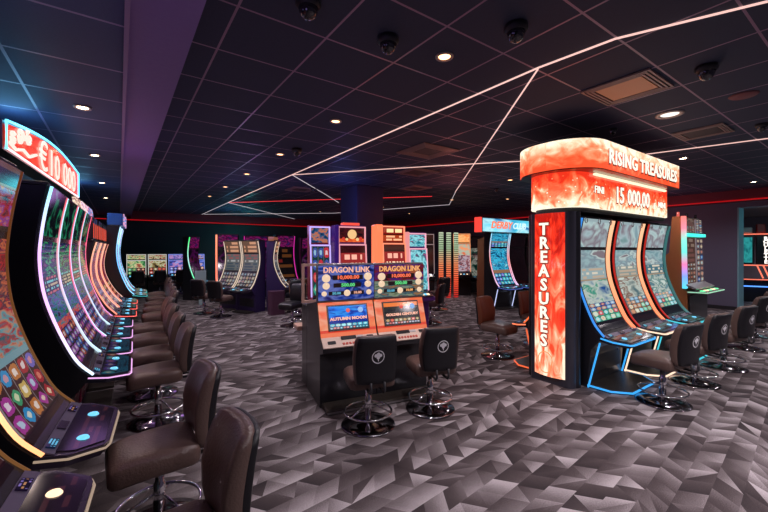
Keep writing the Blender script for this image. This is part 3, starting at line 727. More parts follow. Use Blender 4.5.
LW = neon('cream_letter', [(1, .95, .85)], 1.4); LD = plain('red_brown_letter_outline', (.45, .05, .015), .5)  # second material: red-brown outline behind the cream letters
for wd_, xx in (('RISING', 4.92), ('TREASURES', 6.02)):
    text('letter_outline', wd_, .225, LD, isl, facing(xx, 1.975, 2.655), .002, 1.05, .016, spacing=1.08)
    text('lettering', wd_, .225, LW, isl, facing(xx, 1.970, 2.662), .003, 1.05, .005, spacing=1.08)
for a_, b_, xx in (('15', '15', 5.27), ('000,00', '000,00', 5.86)):
    text('amount_outline', a_, .29, LD, isl, facing(xx, 2.165, 2.290), .002, .92, .014)
    text('jackpot_amount', a_, .29, LW, isl, facing(xx, 2.160, 2.295), .003, .92, .004)
text('euro_mark', '€', .11, LW, isl, facing(6.40, 2.160, 2.24), .003, 1, .001)
for wd_, xx, zz in (('FINI', 4.72, 2.32), ('MINI', 6.68, 2.27)):
    text('side_word_outline', wd_, .12, LD, isl, facing(xx, 2.165, zz), .002, 1.15, .008)
    text('side_word', wd_, .12, LW, isl, facing(xx, 2.160, zz), .003, 1.15, .001)
# end column
colm = thing('light_column', 'tall black column with flame-red light panel lettered TREASURES downwards', 'light column', (4.3, 2.5, 0))
def cc(o): o.location = (o.location.x - 4.3, o.location.y - 2.5, o.location.z); return o
cc(MB().prism(rrect(4.30, 4.42, 2.21, 2.86, .055), 0.0, 2.045).build('column_core', BLACK, colm))
cc(MB().prism(rrect(4.22, 4.38, 2.23, 2.78, .065), .0, 2.05).build('column_edge', plain('slate_gloss', (.035, .035, .05), .3), colm))
pts = [(4.255 - .055 * math.sin(PI * k / 12) - .02, 2.715 - .42 * k / 12) for k in range(13)]
m = MB()
for k in range(12):
    (ax, ay), (bx, by) = pts[k], pts[k+1]
    m.face([(ax, ay, .09), (bx, by, .09), (bx, by, 2.04), (ax, ay, 2.04)], [(k / 12 * .45, 0), ((k + 1) / 12 * .45, 0), ((k + 1) / 12 * .45, 1), (k / 12 * .45, 1)], True)
cp = cc(m.build('column_panel', FIREC, colm)); sd = cp.modifiers.new('t', 'SOLIDIFY'); sd.thickness = .015; sd.offset = 0
for k, ch in enumerate('TREASURES'):
    cc(text('letter_outline', ch, .20, LD, colm, facing(4.172, 2.545, 1.845 - k * .167, 0, R(-90)), .002, .95, .016))
    cc(text('column_letter', ch, .20, LW, colm, facing(4.163, 2.545, 1.845 - k * .167, 0, R(-90)), .004, .95, .005))
m = MB(); m.tube([(4.170, 2.53 + .09 * math.cos(q), .28 + .10 * math.sin(q) - (.05 if abs(math.sin(q) + 1) < .3 else 0)) for q in [2 * PI * k / 20 for k in range(20)]], .006, 6, True)
cc(m.build('shield_outline', neon('amber_outline', [(1, .5, .25)], 1.0), colm))

BL = neon('sky_blue_strip', [(.12, .55, 1)], 1.3); BLd = neon('blue_side_strip', [(.12, .45, .95)], 1.2); WH = neon('warm_white_strip', [(1, .80, .65)], 1.5); TQ = neon('turquoise_strip', [(.15, .75, .85)], 1.2)
ORW = neon('wide_orange_strip', [(1, .38, .2), (1, .55, .35), (1, .62, .42)], 1.55); RDs = neon('deep_red_strip', [(.8, .08, .06)], .8)
ti = [('slot machine with blue-lit edges beside the glowing column', BLd, ORW, BL, BL), ('middle slot machine under the orange sign with cream-lit edges', RDs, ORW, WH, WH), ('right slot machine under the orange sign with turquoise-lit edges', RDs, neon('teal_side', [(.2, .5, .5)], .5), TQ, TQ)]
for k, (lab, sl_, sr_, dl_, lg_) in enumerate(ti):
    xc = (4.89, 5.86, 6.86)[k]
    t = curved(xc, 2.50, 0, lab, 'slot machines under the orange sign', T_LO[k], T_HI[k], sl_, sr_, W=.86, deckm=DARKDECK, decklight=dl_, leg=lg_, foot=True, touch=TOUCHK, btn=GLOWB, swl=.022, swr=.085, hz=.93, nbtn=2, bz=.05)
    for sx in (-.33, 0, .3):
        MB().tube([(sx + .03 * math.cos(2*PI*q/14), -.262, 1.955 + .03 * math.sin(2*PI*q/14)) for q in range(14)], .005, 6, True).build('ring_lamp', GREYMETAL, t)
for k, lab in enumerate(('slot machine with orange edge behind the glowing column', 'hidden slot machine back to back with the middle one of the island')):
    curved(4.90 + .95 * k, 2.52, 180, lab, 'slot machines on the rear of the island', R_LO[k], R_HI, neon('orange_edge%d' % k, [(1, .3, .12)], 1.3), neon('orange_edge_b%d' % k, [(1, .3, .12)], 1.3), W=.86, deckm=DARKDECK, decklight=neon('salmon_edge%d' % k, [(1, .35, .2)], 1.5), leg=neon('salmon_leg%d' % k, [(1, .3, .15)], 1.1), foot=True, touch=TOUCHK, hz=.93)

# ------------------------------------------------------------------ twin jackpot machines (the double in the middle)
def jackpot_machine(off, label, main_m, dash_m, side_m, palette):
    rz = -11; o = Vector((2.25, 3.22, 0)); M = Matrix.Rotation(R(rz), 3, 'Z')
    loc = o + M @ Vector((off, 0, 0))
    t = thing('slot_machine', label, 'slot machine', loc, R(rz), 'twin jackpot machines')
    hw = .31
    prof = [(.70, 0), (.70, .98), (.30, 1.05), (.24, 1.05), (.10, .70), (0.005, .62), (.005, .575), (.12, .54), (.12, .0)]
    MB().prism(prof, -hw, hw, 'x').build('cabinet', BLACK, t)
    # slanted face panel (bronze), screen, deck
    MB().sweep([(.105, .705), (.225, 1.045)], -hw + .005, hw - .005, -.004, .014).build('face_panel', side_m, t)
    MB().sweep([(.115, .76), (.205, 1.015)], -.225, .225, .010, .014).build('screen_bezel', BEZEL, t)
    sc = MB().sweep([(.1215, .778), (.199, 1.0)], -.21, .21, .020, .008).build('main_screen', main_m, t)
    MB().sweep([(.0, .622), (.105, .705)], -hw + .005, hw - .005, -.004, .012).build('button_deck', WARMPANEL, t)
    dk = t.children[-1] if False else [c for c in D.objects if c.parent == t and c.name.startswith('button_deck')][0]
    MB().sweep([(.065, .675), (.095, .70)], -.10, .06, .008, .01).build('card_slot', SATIN, dk)
    MB().sweep([(.072, .680), (.095, .70)], .07, .14, .008, .006).build('card_label', WHITEPL, dk)
    MB().sweep([(.060, .670), (.085, .692)], .18, .25, .008, .012).build('bill_slot', SATIN, dk)
    MB().sweep([(.030, .648), (.055, .668)], -.25, -.17, .008, .010).build('ticket_slot', SATIN, dk)
    BR = plain('red_key', (.7, .12, .08), .4)
    for k in range(7): MB().sweep([(.016, .635), (.034, .65)], -.10 + k * .035, -.10 + k * .035 + .022, .008, .008).build('play_button', BR, dk)
    # dash panel
    dfr = MB().box(-hw, hw, .31, .40, 1.055, 1.455, .004, 1).build('dash_frame', GREYMETAL, t); dfr.location.y = -.115
    ds = MB().sweep([(.306, 1.075), (.306, 1.437)], -hw + .018, hw - .018, 0, .006).build('dash_screen', dash_m, t)
    ds.location.y = -.115; ds.scale.x = 1.06
    gold, red, green, teal, cream = palette
    def plate(nm, x0, x1, z0, z1, m_, parent=ds): return MB().box(x0, x1, .293, .2985, z0, z1).build(nm, m_, parent)
    def disc(x, z, r, m_):
        c = MB().lathe([(0, 0), (r, 0), (r, .006), (0, .006)], n=20).build('badge', m_, ds); c.matrix_local = Matrix.Translation((x, .2985, z)) @ Matrix.Rotation(PI/2, 4, 'X')
    text('title', 'DRAGON LINK', .080, gold, ds, facing(0, .294, 1.388), .003, .90, .002)
    plate('amount_plate', -.15, .17, 1.285, 1.335, DKP); text('amount', '10,000.00', .052, red, ds, facing(0.01, .291, 1.31), .002, 1.15, .002)
    plate('amount_plate', -.14, .15, 1.205, 1.25, DKP); text('amount', '500.00', .048, green, ds, facing(0.01, .291, 1.228), .002, 1.1, .002)
    plate('amount_plate', -.19, -.03, 1.125, 1.165, DKP); text('amount', '50.00', .036, teal, ds, facing(-.11, .291, 1.145), .002, 1.1, .001)
    plate('amount_plate', .04, .18, 1.125, 1.165, DKP); text('amount', '10.00', .036, gold, ds, facing(.11, .291, 1.145), .002, 1.1, .001)
    for x_, z_, r_ in ((-.215, 1.305, .042), (.225, 1.315, .042), (-.215, 1.225, .036), (.225, 1.235, .036), (-.235, 1.145, .026), (.0, 1.145, .034), (.235, 1.145, .028)): disc(x_, z_, r_, cream)
    # art on the main screen
    for (x_, q, r_, m_) in ((.14, .80, .030, MOON), (0, .80, .022, FIGR)):
        yy = .1215 + q * (.199 - .1215); zz = .778 + q * (1.0 - .778)
        c = MB().lathe([(0, 0), (r_, 0), (r_, .002), (0, .002)], n=20).build('screen_emblem', m_, sc)
        c.matrix_local = Matrix.Translation((x_, yy - .029, zz + .008)) @ Matrix.Rotation(PI/2 - math.atan2(.0775, .222), 4, 'X')
    c = text('screen_title', main_m.name.split('.')[0] == 'blue_night_screen' and 'AUTUMN MOON' or 'GOLDEN CENTURY', .042 if off < 0 else .036, gold2, sc, facing(0, .1215 + .45 * .0775 - .031, .778 + .45 * .222 + .006, math.atan2(.0775, .222)), .001, 1.25, .002)
    return t
DKP = neon('dark_plate', [(.05, .01, .02)], .6)
MOON = neon('pale_moon', [(.45, .65, .95)], 1.1); FIGR = neon('figure_red', [(.95, .25, .2)], 1.0); gold2 = neon('gold_pink_letter', [(1, .62, .5)], 1.2)
CRM = neon('cream_badge', [(1, .80, .62)], 1.05)
G1 = neon('pink_gold_letter', [(1, .62, .5)], 1.1); RE = neon('orange_red_digit', [(1, .30, .18)], 1.2); GR = neon('green_digit', [(.25, .85, .4)], 1.0); TE = neon('teal_digit', [(.25, .65, .8)], 1.0)
BLUE_S = art('blue_night_screen', [(.10, ('cells', 12, 1, (.01, .04, .15), [(.1, .5, .6), (.7, .3, .3)])), (.24, ('cells', 7, 1, (.02, .15, .35), [(.2, .7, .8), (.5, .85, .9)])), (.5, ('art', [(.01, .05, .3), (.03, .12, .5), (.02, .08, .35)], 4, 1)), (1, ('art', [(.02, .12, .5), (.04, .3, .85), (.1, .45, .9), (.02, .15, .6)], 3, 1))], 1.0, 1)
GREY_S = art('grey_gold_screen', [(.10, ('cells', 12, 1, (.03, .02, .02), [(.5, .5, .6), (.7, .3, .3)])), (.26, ('cells', 8, 1, (.05, .03, .03), [(.8, .25, .2), (.6, .5, .3)])), (.82, ('art', [(.02, .02, .03), (.06, .06, .08), (.10, .10, .08), (.04, .03, .04)], 5, 1)), (1, ('solid', (.9, .35, .12)))], 1.0, 1)
DASH1 = art('blue_dash_art', [(1, ('art', [(.01, .03, .15), (.03, .1, .4), (.25, .3, .6), (.05, .02, .2), (.02, .2, .45)], 3, 1))], 1.0, 2)
DASH2 = art('brown_dash_art', [(.5, ('art', [(.15, .2, .12), (.4, .45, .35), (.1, .2, .25), (.5, .3, .15)], 4, 1)), (1, ('art', [(.05, .01, .05), (.3, .05, .05), (.15, .05, .3), (.5, .2, .1)], 3, 1))], .9, 3)
SIDE1 = art('orange_pattern_panel', [(.12, ('solid', (1, .35, .18))), (.2, ('solid', (.9, .13, .05))), (1, ('art', [(1, .42, .20), (1, .26, .10), (1, .55, .40), (1, .36, .16)], 2, 1))], .8, 2, .3)
jackpot_machine(-.315, 'left jackpot machine of the pair, blue moonlit screen under a DRAGON LINK panel', BLUE_S, DASH1, SIDE1, (G1, RE, GR, TE, CRM))
jackpot_machine(.315, 'right jackpot machine of the pair, dark gold screen under a DRAGON LINK panel', GREY_S, DASH2, SIDE1, (neon('gold_letter', [(1, .58, .28)], 1.1), RE, GR, TE, CRM))
# plinth and open frame of the neighbour at the rear
rot = R(-11)
t = thing('machine_plinth', 'low black plinth under the twin jackpot machines', 'plinth', (2.25, 3.22, 0), rot)
MB().box(-.61, .61, -.10, .115, .0, .05, .01, 1).build('platform', FOOTMAT, t)
MB().box(-.61, .61, -.105, -.10, .012, .03).build('edge_strip', GREYMETAL, t)
t = thing('slot_machine', 'rear-facing machine behind the left jackpot machine, open bronze frame showing', 'slot machine', (2.25, 3.22, 0), rot, 'machines backing onto the twin jackpot machines')
MB().box(-.62, -.05, .72, 1.02, 0, .96, .02, 1).build('cabinet', BLACK, t)
m = MB(); m.box(-.67, -.64, .76, .80, .98, 1.44); m.box(-.09, -.06, .76, .80, .98, 1.44); m.box(-.64, -.09, .76, .80, 1.41, 1.44); m.box(-.64, -.09, .76, .80, .98, 1.01); m.build('frame', GOLDPANEL, t)
MB().box(-.67, -.06, 1.05, 1.28, .60, .66, .01, 1).build('button_deck', GOLDPANEL, t)

# ------------------------------------------------------------------ upright cabinets with two screens
def upright(x, y, rz, label, group, s1, s2, frame, cab, W=.58, H=2.05, zdeck=.72, topper=None, wide_left=None, thin=.02, wl=.14, dp=.55):
    t = thing('slot_machine', label, 'slot machine', (x, y, 0), R(rz), group)
    hw = W / 2; k = (H - zdeck) / 1.33
    z1 = zdeck + .10 * k; z2 = H - .27 * k - .08; z3 = H - .03
    prof = [(dp, 0), (dp, H), (.14, H), (.14, z2 + .02), (.10, z2), (.02, z1), (-.22, zdeck - .02), (-.22, zdeck - .08), (.02, zdeck - .14), (.02, 0)]
    MB().prism(prof, -hw, hw, 'x').build('cabinet', cab, t)
    MB().sweep([(.005, z1 + .02), (.09, z2 - .02)], -hw + .03, hw - .03, .005, .012).build('main_screen', s1, t)
    m = MB(); m.sweep([(.02, z1), (.10, z2)], -hw, -hw + thin, .0, .022); m.sweep([(.02, z1), (.10, z2)], hw - thin, hw, .0, .022); m.box(-hw, hw, .08, .12, z2 - .01, z2 + .015)
    m.build('light_frame', frame, t)
    MB().sweep([(.138, z2 + .05), (.138, z3 - .02)], -hw + .03, hw - .03, 0, .02).build('top_screen', s2, t)
    m = MB(); m.box(-hw, -hw + thin, .11, .14, z2 + .02, z3); m.box(hw - thin, hw, .11, .14, z2 + .02, z3); m.box(-hw, hw, .11, .14, z3 - .012, z3 + .01)
    m.build('light_frame', frame, t)
    dk = MB().sweep([(-.215, zdeck - .005), (.0, z1 - .01)], -hw + .02, hw - .02, 0, .012).build('button_deck', DARKDECK, t)
    for q in range(4): MB().sweep([(-.17, zdeck + .012), (-.12, zdeck + .032)], -hw + .08 + q * (W - .16) / 4, -hw + .13 + q * (W - .16) / 4, .01, .012).build('play_button', (GLOWB, GLOWW)[q % 2], dk)
    if wide_left: MB().box(-hw - wl, -hw, .05, .30, zdeck + .1, H, .02, 2).build('side_light', wide_left, t)
    if topper: MB().box(-.16, .16, .16, .30, H, H + .05, .008, 1).build('topper', topper, t)
    return t
FA = Matrix.Rotation(R(-11), 3, 'Z'); fo = Vector((2.6, 5.8, 0))
def fl_(x_, y_=0): v = fo + FA @ Vector((x_, y_, 0)); return v.x, v.y
PF = neon('lilac_frame', [(.65, .55, 1)], 1.5); PKF = neon('rose_frame', [(1, .55, .6)], 1.1); ORF = neon('peach_frame', [(1, .42, .28)], 1.5); CYF = neon('cyan_frame', [(.5, .9, .95)], 1.0)
ORSIDE = art('peach_side', [(1, ('grad', [(1, .35, .2), (1, .50, .35), (1, .30, .16)]))], 1.3)
REDCAB = plain('crimson_cabinet', (.25, .015, .04), .35); VIOCAB = plain('violet_cabinet', (.12, .04, .30), .35)
S_A = art('eagle_screen', [(1, ('art', [(.02, .06, .15), (.05, .2, .35), (.7, .3, .15), (.1, .3, .4)], 3, 1))], 1.0, 5)
S_B = art('gold_coin_screen', [(.25, ('art', [(.5, .02, .02), (.9, .3, .1)], 6, .5)), (1, ('art', [(.03, .01, .02), (.16, .03, .04), (.08, .02, .02)], 3, 1))], 1.2, 3)
S_C = art('gold_word_screen', [(.45, ('rows', 2, (.5, .12, .05), [(1, .6, .4), (.9, .4, .3)], 14)), (.55, ('solid', (.15, .02, .02))), (1, ('rows', 1, (.4, .04, .03), [(1, .8, .5)], 12))], 1.2, 3)
L_A = art('reels_teal', [(1, ('cells', 3, 4, (.02, .12, .12), [(.1, .5, .4), (.7, .1, .15), (.15, .2, .5)]))], .9, 2)
L_B = art('reels_cream', [(.5, ('cells', 4, 3, (.9, .62, .45), [(1, .9, .8), (.8, .4, .3), (.9, .8, .5), (.6, .7, .7)])), (.85, ('rows', 2, (.45, .08, .08), [(1, .6, .5), (1, .8, .6)], 14)), (1, ('solid', (.1, .01, .02)))], 1.1, 4)
L_D = art('reels_aqua', [(1, ('art', [(.03, .1, .15), (.1, .5, .6), (.5, .9, .95), (.05, .2, .3), (.6, .2, .4)], 3, 1.5))], .9, 4)
gF = 'lit upright machines behind the twin jackpot machines'
x_, y_ = fl_(.175, -.10); upright(x_, y_, -13, 'leftmost lilac-framed upright machine behind the twin jackpot machines', gF, L_A, S_A, PF, REDCAB, W=.35, H=2.02, dp=.32)
x_, y_ = fl_(.79); upright(x_, y_, -11, 'rose-framed upright machine with golden emblem screen, behind the left jackpot machine', gF, L_B, S_B, PKF, VIOCAB, W=.52, H=2.04, topper=neon('red_topper', [(1, .2, .15)], 1.2), wide_left=art('violet_side', [(.55, ('solid', (.12, .04, .3))), (.85, ('solid', (.65, .3, .75))), (1, ('solid', (.3, .85, .85)))], .8), wl=.08)
tf = D.objects[[o.name for o in D.objects if o.get('label', '').startswith('rose-framed')][0]]
GCO = neon('gold_coin', [(1, .72, .42)], 1.1); RCO = neon('red_gem', [(.9, .15, .1)], .9)
for (ex, ez, er, em) in ((0, 1.88, .085, GCO), (-.16, 1.80, .03, RCO), (.16, 1.80, .035, RCO), (-.10, 1.79, .025, GCO), (.10, 1.79, .03, GCO)):
    c = MB().lathe([(0, 0), (er, 0), (er * .9, .006), (0, .006)], n=20).build('screen_emblem', em, tf); c.matrix_local = Matrix.Translation((ex, .118, ez)) @ Matrix.Rotation(PI/2, 4, 'X')
x_, y_ = fl_(1.61); upright(x_, y_, -11, 'peach-glowing upright machine behind the right jackpot machine', gF, L_B, S_C, ORF, REDCAB, W=.48, H=2.07, wide_left=ORSIDE)
x_, y_ = fl_(2.18, .10); upright(x_, y_, -11, 'aqua-screened upright machine at the right end of the lit group', gF, L_D, L_D, neon('pink_frame', [(1, .6, .7)], 1.2), VIOCAB, W=.40, H=1.95, wide_left=neon('pink_side', [(1, .5, .5)], 1.0), wl=.07)

# ------------------------------------------------------------------ far left row against the back wall
WHF = neon('pale_frame', [(.9, .9, .85)], .8); BLF = neon('indigo_frame', [(.4, .5, 1)], 1.0)
HP = [([(.2, .5, .25), (.8, .75, .5), (.5, .2, .15)], WHF), ([(.5, .4, .2), (.7, .75, .6), (.6, .15, .1)], WHF), ([(.2, .25, .7), (.7, .4, .6), (.4, .5, .9)], BLF), ([(.2, .3, .8), (.5, .5, .8), (.8, .5, .4)], BLF)]
for k, (pal, fr) in enumerate(HP):
    sA = art('far_top_%d' % k, [(1, ('art', [(.03, .03, .06)] + pal + [(.02, .02, .03)], 5, .7))], .9, k); sB = art('far_main_%d' % k, [(.5, ('cells', 4, 2, (.05, .03, .05), pal)), (1, ('art', [(.03, .02, .04)] + pal, 4, .6))], .9, k + 5)
    upright(.52 + .66 * k, 16.3, 0, names[k].replace('nearest', 'first') + ' small twin-screen machine from the left against the far back wall', 'small machines against the far back wall', sB, sA, fr, SATIN, W=.60, H=1.46, zdeck=.62)
    chair('brown', .52 + .66 * k, 15.4, 0, names[k].replace('nearest', 'first') + ' stool from the left before the far back wall machines', 'stools before the far back wall')

# ------------------------------------------------------------------ middle distance groups, left of centre
WST = neon('ivory_outline', [(1, .85, .72)], .95)
M_LO = art('ivory_reels', [(.45, ('cells', 5, 4, (.10, .09, .12), [(.5, .45, .5), (.3, .3, .4), (.7, .6, .5)])), (.5, ('solid', (.1, .08, .1))), (1, ('rows', 6, (.35, .36, .36), [(.75, .75, .75), (.6, .3, .3), (.2, .25, .3)], 6))], .5, 2)
M_HI = art('ivory_top', [(1, ('rows', 3, (.3, .2, .15), [(.8, .5, .35), (.5, .45, .4)], 6))], .8, 3)
SIDEV = plain('deep_violet_side', (.035, .02, .09), .35)
curved(3.0, 10.1, -62, 'nearer ivory-outlined curved machine of the group left of centre, facing left', 'ivory-outlined machines left of centre', M_LO, M_HI, WST, WST, W=.62, cab=SIDEV, hz=.82, swl=.018, swr=.018, touch=TOUCHK, deckm=GREYDECK)
curved(2.72, 10.80, -62, 'farther ivory-outlined curved machine of the group left of centre, facing left', 'ivory-outlined machines left of centre', M_LO, M_HI, WST, WST, W=.62, cab=SIDEV, hz=.82, swl=.018, swr=.018, touch=TOUCHK, deckm=GREYDECK)
t = curved(3.30, 10.05, 62, 'ivory-outlined curved machine facing right, beside a small lit box', 'ivory-outlined machines left of centre', M_LO, M_HI, WST, WST, W=.62, cab=SIDEV, hz=.82, swl=.018, swr=.018, touch=TOUCHK)
MB().box(-.35, .35, -.2, -.05, 1.84, 1.95, .01, 1).build('lit_box', art('lit_box', [(1, ('rows', 1, (.3, .15, .1), [(1, .8, .6)], 12))], 1.5, 2), t)
tag(MB().prism(rrect(3.02, 3.38, 9.0, 9.3, .04), 0, .58).build('waste_bin', plain('plum_bin', (.08, .03, .06), .4)), 'plain dark plum waste bin beside the ivory-outlined machines', 'bin')
for x_, y_, a, lab in ((2.0, 9.6, -50, 'dark stool in front of the ivory-outlined machines, nearer'), (1.75, 10.3, -50, 'dark stool in front of the ivory-outlined machines, farther')):
    chair('brown', x_, y_, a, lab, 'stools by the ivory-outlined machines')
GRN = neon('green_strip', [(.2, 1, .5), (.6, .9, .9), (.1, 1, .3)], 1.6); RDN = neon('scarlet_strip', [(1, .25, .15), (1, .45, .3)], 1.8); MGN = neon('pink_strip', [(.9, .1, .6)], 1.0)
P_LO = art('purple_scene', [(1, ('art', [(.03, .01, .05), (.02, .01, .02), (.35, .05, .35), (.02, .01, .02)], 4, 2))], .25, 2); P_HI = art('pink_top', [(1, ('art', [(.04, .01, .04), (.6, .06, .4), (.02, .01, .02), (.2, .08, .4)], 5, 1))], .4, 4)
curved(1.85, 13.6, 40, 'green-edged curved machine in the far left distance', 'neon-edged machines in the far left distance', P_LO, P_HI, GRN, None, W=.5, cab=BLACK, hz=.95)
curved(2.86, 12.8, -10, 'scarlet-edged machine right of the green-edged one', 'neon-edged machines in the far left distance', P_LO, P_HI, RDN, None, W=.7, cab=BLACK, swl=.05)
curved(3.75, 12.8, -5, 'purple-lit machine behind the ivory-outlined pair', 'neon-edged machines in the far left distance', P_LO, P_HI, MGN, None, W=.8, cab=BLACK, hz=.98)
curved(4.62, 12.6, 5, 'dim red-shelved machine left of the lilac-framed upright', 'neon-edged machines in the far left distance', art('dim_red_shelves', [(1, ('rows', 6, (.02, .01, .01), [(.3, .05, .05), (.25, .12, .05)], 3))], .7, 1), P_HI, None, MGN, W=.7, cab=BLACK)
curved(5.45, 12.4, 5, 'dark machine just left of the lilac-framed upright', 'neon-edged machines in the far left distance', P_LO, P_HI, None, MGN, W=.7, cab=BLACK, hz=.95)
tag(MB().box(1.78, 2.08, 11.9, 12.0, .62, 1.0, .01, 1).box(1.89, 1.97, 11.92, 11.98, 0, .62).build('display_stand', plain('grey_screen_back', (.30, .42, .45), .4)), 'small grey display on a post under the green-edged machine', 'display')
for x_, y_, a, lab in ((2.98, 7.55, 120, 'dark stool left of the twin jackpot machines, nearer'), (3.55, 8.35, 200, 'dark stool left of the twin jackpot machines, farther'), (3.75, 9.2, 20, 'dark stool beside the plum waste bin')):
    chair('tan', x_, y_, a, lab, 'dark stools behind the twin jackpot machines')
chair('tan', 2.60, 5.05, -20, 'dark stool close behind the left jackpot machine, mostly hidden', 'dark stools behind the twin jackpot machines')
chair('rust', 5.55, 6.05, 30, 'rust stool right of the aqua-screened upright machine', 'rust stools right of centre')
chair('rust', 7.0, 7.3, -10, 'small rust stool on the far open carpet', 'rust stools right of centre')

# ------------------------------------------------------------------ middle distance groups, right of centre
DK_S = art('dark_screen', [(1, ('art', [(.01, .005, .008), (.04, .01, .015), (.01, .01, .015)], 3, 1))], .5, 2)
SLV = neon('silver_edge', [(.7, .55, .55)], .6)
gR = 'machines in the far right-centre distance'
upright(8.25, 9.2, -32, 'dark-screened upright machine with slim silver edges right of the lit group', gR, DK_S, DK_S, SLV, BLACK, W=.55, H=2.15, wide_left=art('orange_side_fade', [(.5, ('solid', (.9, .15, .05))), (1, ('grad', [(.9, .2, .08), (.6, .3, .2), (.2, .4, .3)]))], 1.0))
def dotcol(x, y, label):
    m, nt, b = newmat('dot_led'); N = NT(nt)
    g = N.n('ShaderNodeNewGeometry'); sp = N.n('ShaderNodeSeparateXYZ'); N.link(g.outputs['Position'], sp.inputs[0])
    z = sp.outputs[2]
    fr = N.math('LESS_THAN', N.math('FRACT', N.math('MULTIPLY', z, 14)), .62)
    c = N.ramp(N.math('DIVIDE', z, 2.2), [(.5, .02, .02), (1, .10, .04), (.9, .25, .1), (.35, .5, .3), (.5, .6, .4)])
    N.link(c, b.inputs['Emission Color']); N.link(N.math('MULTIPLY', fr, 1.1), b.inputs['Emission Strength']); b.inputs['Base Color'].default_value = (.02, .01, .01, 1)
    tag(MB().box(x - .07, x + .07, y - .05, y + .05, 0, 2.2, .01, 1).build('led_column', m), label, 'light column', 'dotted LED columns')
dotcol(8.72, 9.0, 'left dotted red and green LED column'); dotcol(9.02, 8.95, 'middle dotted red and green LED column'); dotcol(9.32, 8.9, 'right dotted red and green LED column')
S_K = art('king_screen', [(.6, ('art', [(.25, .2, .3), (.7, .6, .65), (.4, .1, .12), (.2, .3, .35)], 4, 1.6)), (1, ('art', [(.9, .3, .15), (.6, .7, .6), (1, .5, .3)], 3, 1))], .9, 2)
S_K2 = art('amber_top', [(1, ('art', [(1, .4, .15), (1, .65, .35), (.9, .3, .1)], 2, 1))], 1.0, 2)
upright(9.85, 9.1, -36, 'bright upright machine with amber top screen beside the LED columns', gR, S_K, S_K2, neon('amber_frame', [(1, .5, .3)], 1.0), BLACK, W=.6, H=2.2)
t = curved(10.98, 9.55, -22, 'round-arched machine right of the amber-topped one', gR, art('teal_fig', [(1, ('art', [(.01, .02, .02), (.03, .15, .12), (.5, .5, .45), (.01, .02, .02)], 3, 1.5))], .6, 3), DK_S, neon('seafoam_strip', [(.3, .8, .6)], .9), None, W=.7)
m = MB(); m.tube([(.38, -.12 - .62 * math.sin(PI * q / 16), .55 + 1.6 * q / 16) for q in range(17)], .022, 8); m.build('arch_frame', neon('pewter_glow', [(.5, .55, .5)], .5), t)  # unlit metal arch given its own glow to show in the dark
BS1 = art('blue_dragon_screen', [(.33, ('cells', 5, 3, (.02, .10, .25), [(.1, .6, .8), (.2, .4, .9), (.1, .7, .7)])), (.42, ('solid', (.45, .3, .2))), (1, ('art', [(.01, .08, .18), (.02, .3, .5), (.15, .7, .9), (.02, .12, .3), (.4, .8, .9)], 4, 1.8))], .9, 1)
LB = neon('rose_white_edge', [(.9, .7, .95), (1, .5, .5), (.4, .8, 1)], 1.5)
for k, (xx, lab) in enumerate(((8.68, 'blue-screened curved machine under the derby sign'), (9.52, 'second curved machine under the derby sign, half dark'), (10.36, 'third curved machine under the derby sign, mostly hidden'))):
    curved(xx, 6.85, 0, lab, 'machines under the derby sign', BS1 if k == 0 else DK_S, BS1 if k == 0 else DK_S, LB if k < 2 else None, LB if k == 0 else None, W=.80, deckm=DARKDECK, decklight=neon('indigo_deck%d' % k, [(.3, .4, 1)], .8), leg=neon('pale_violet_leg%d' % k, [(.7, .75, 1)], 1.4) if k == 0 else None, touch=TOUCHB, hz=.98)
sg = thing('hanging_sign', 'light blue lit derby sign over the blue-screened machine', 'sign', (0, 0, 0))
MB().box(7.50, 10.4, 6.30, 6.48, 2.06, 2.44, .01, 1).build('sign_box', BLACK, sg)
MB().sweep([(6.294, 2.08), (6.294, 2.42)], 7.56, 10.38, 0, .006).build('sign_face', art('sky_sign', [(1, ('art', [(.10, .55, .75), (.25, .75, .9), (.6, .9, .95), (.05, .35, .6)], 3, .5))], 1.1, 1), sg)
MB().box(7.46, 7.52, 6.29, 6.48, 2.06, 2.44).build('sign_end', neon('red_end', [(1, .15, .12)], 1.4), sg)
text('lettering', 'DERBY', .25, neon('coral_letter', [(1, .35, .2)], 1.3), sg, facing(8.30, 6.282, 2.25), .004, 1.15, .008, shear=.25)
text('lettering', 'CLUB', .23, neon('white_blue_letter', [(.75, .95, 1)], 1.3), sg, facing(9.08, 6.282, 2.25), .004, 1.05, .006, shear=.25)
chair('tan', 9.4, 5.3, 10, 'dark stool before the half dark machine under the derby sign', 'stools under the derby sign')
chair('rust', 8.4, 5.2, 0, 'rust stool before the blue-screened machine under the derby sign', 'stools under the derby sign')
MB_t = tag(MB().prism([(9.55, 0), (10.25, 0), (10.25, 1.75), (9.95, 2.05), (9.6, 1.95)], 7.9, 8.2, 'y').build('curtain_panel', plain('brown_panel', (.18, .07, .03), .5)), 'tall brown rounded panel left of the derby machines', 'panel')

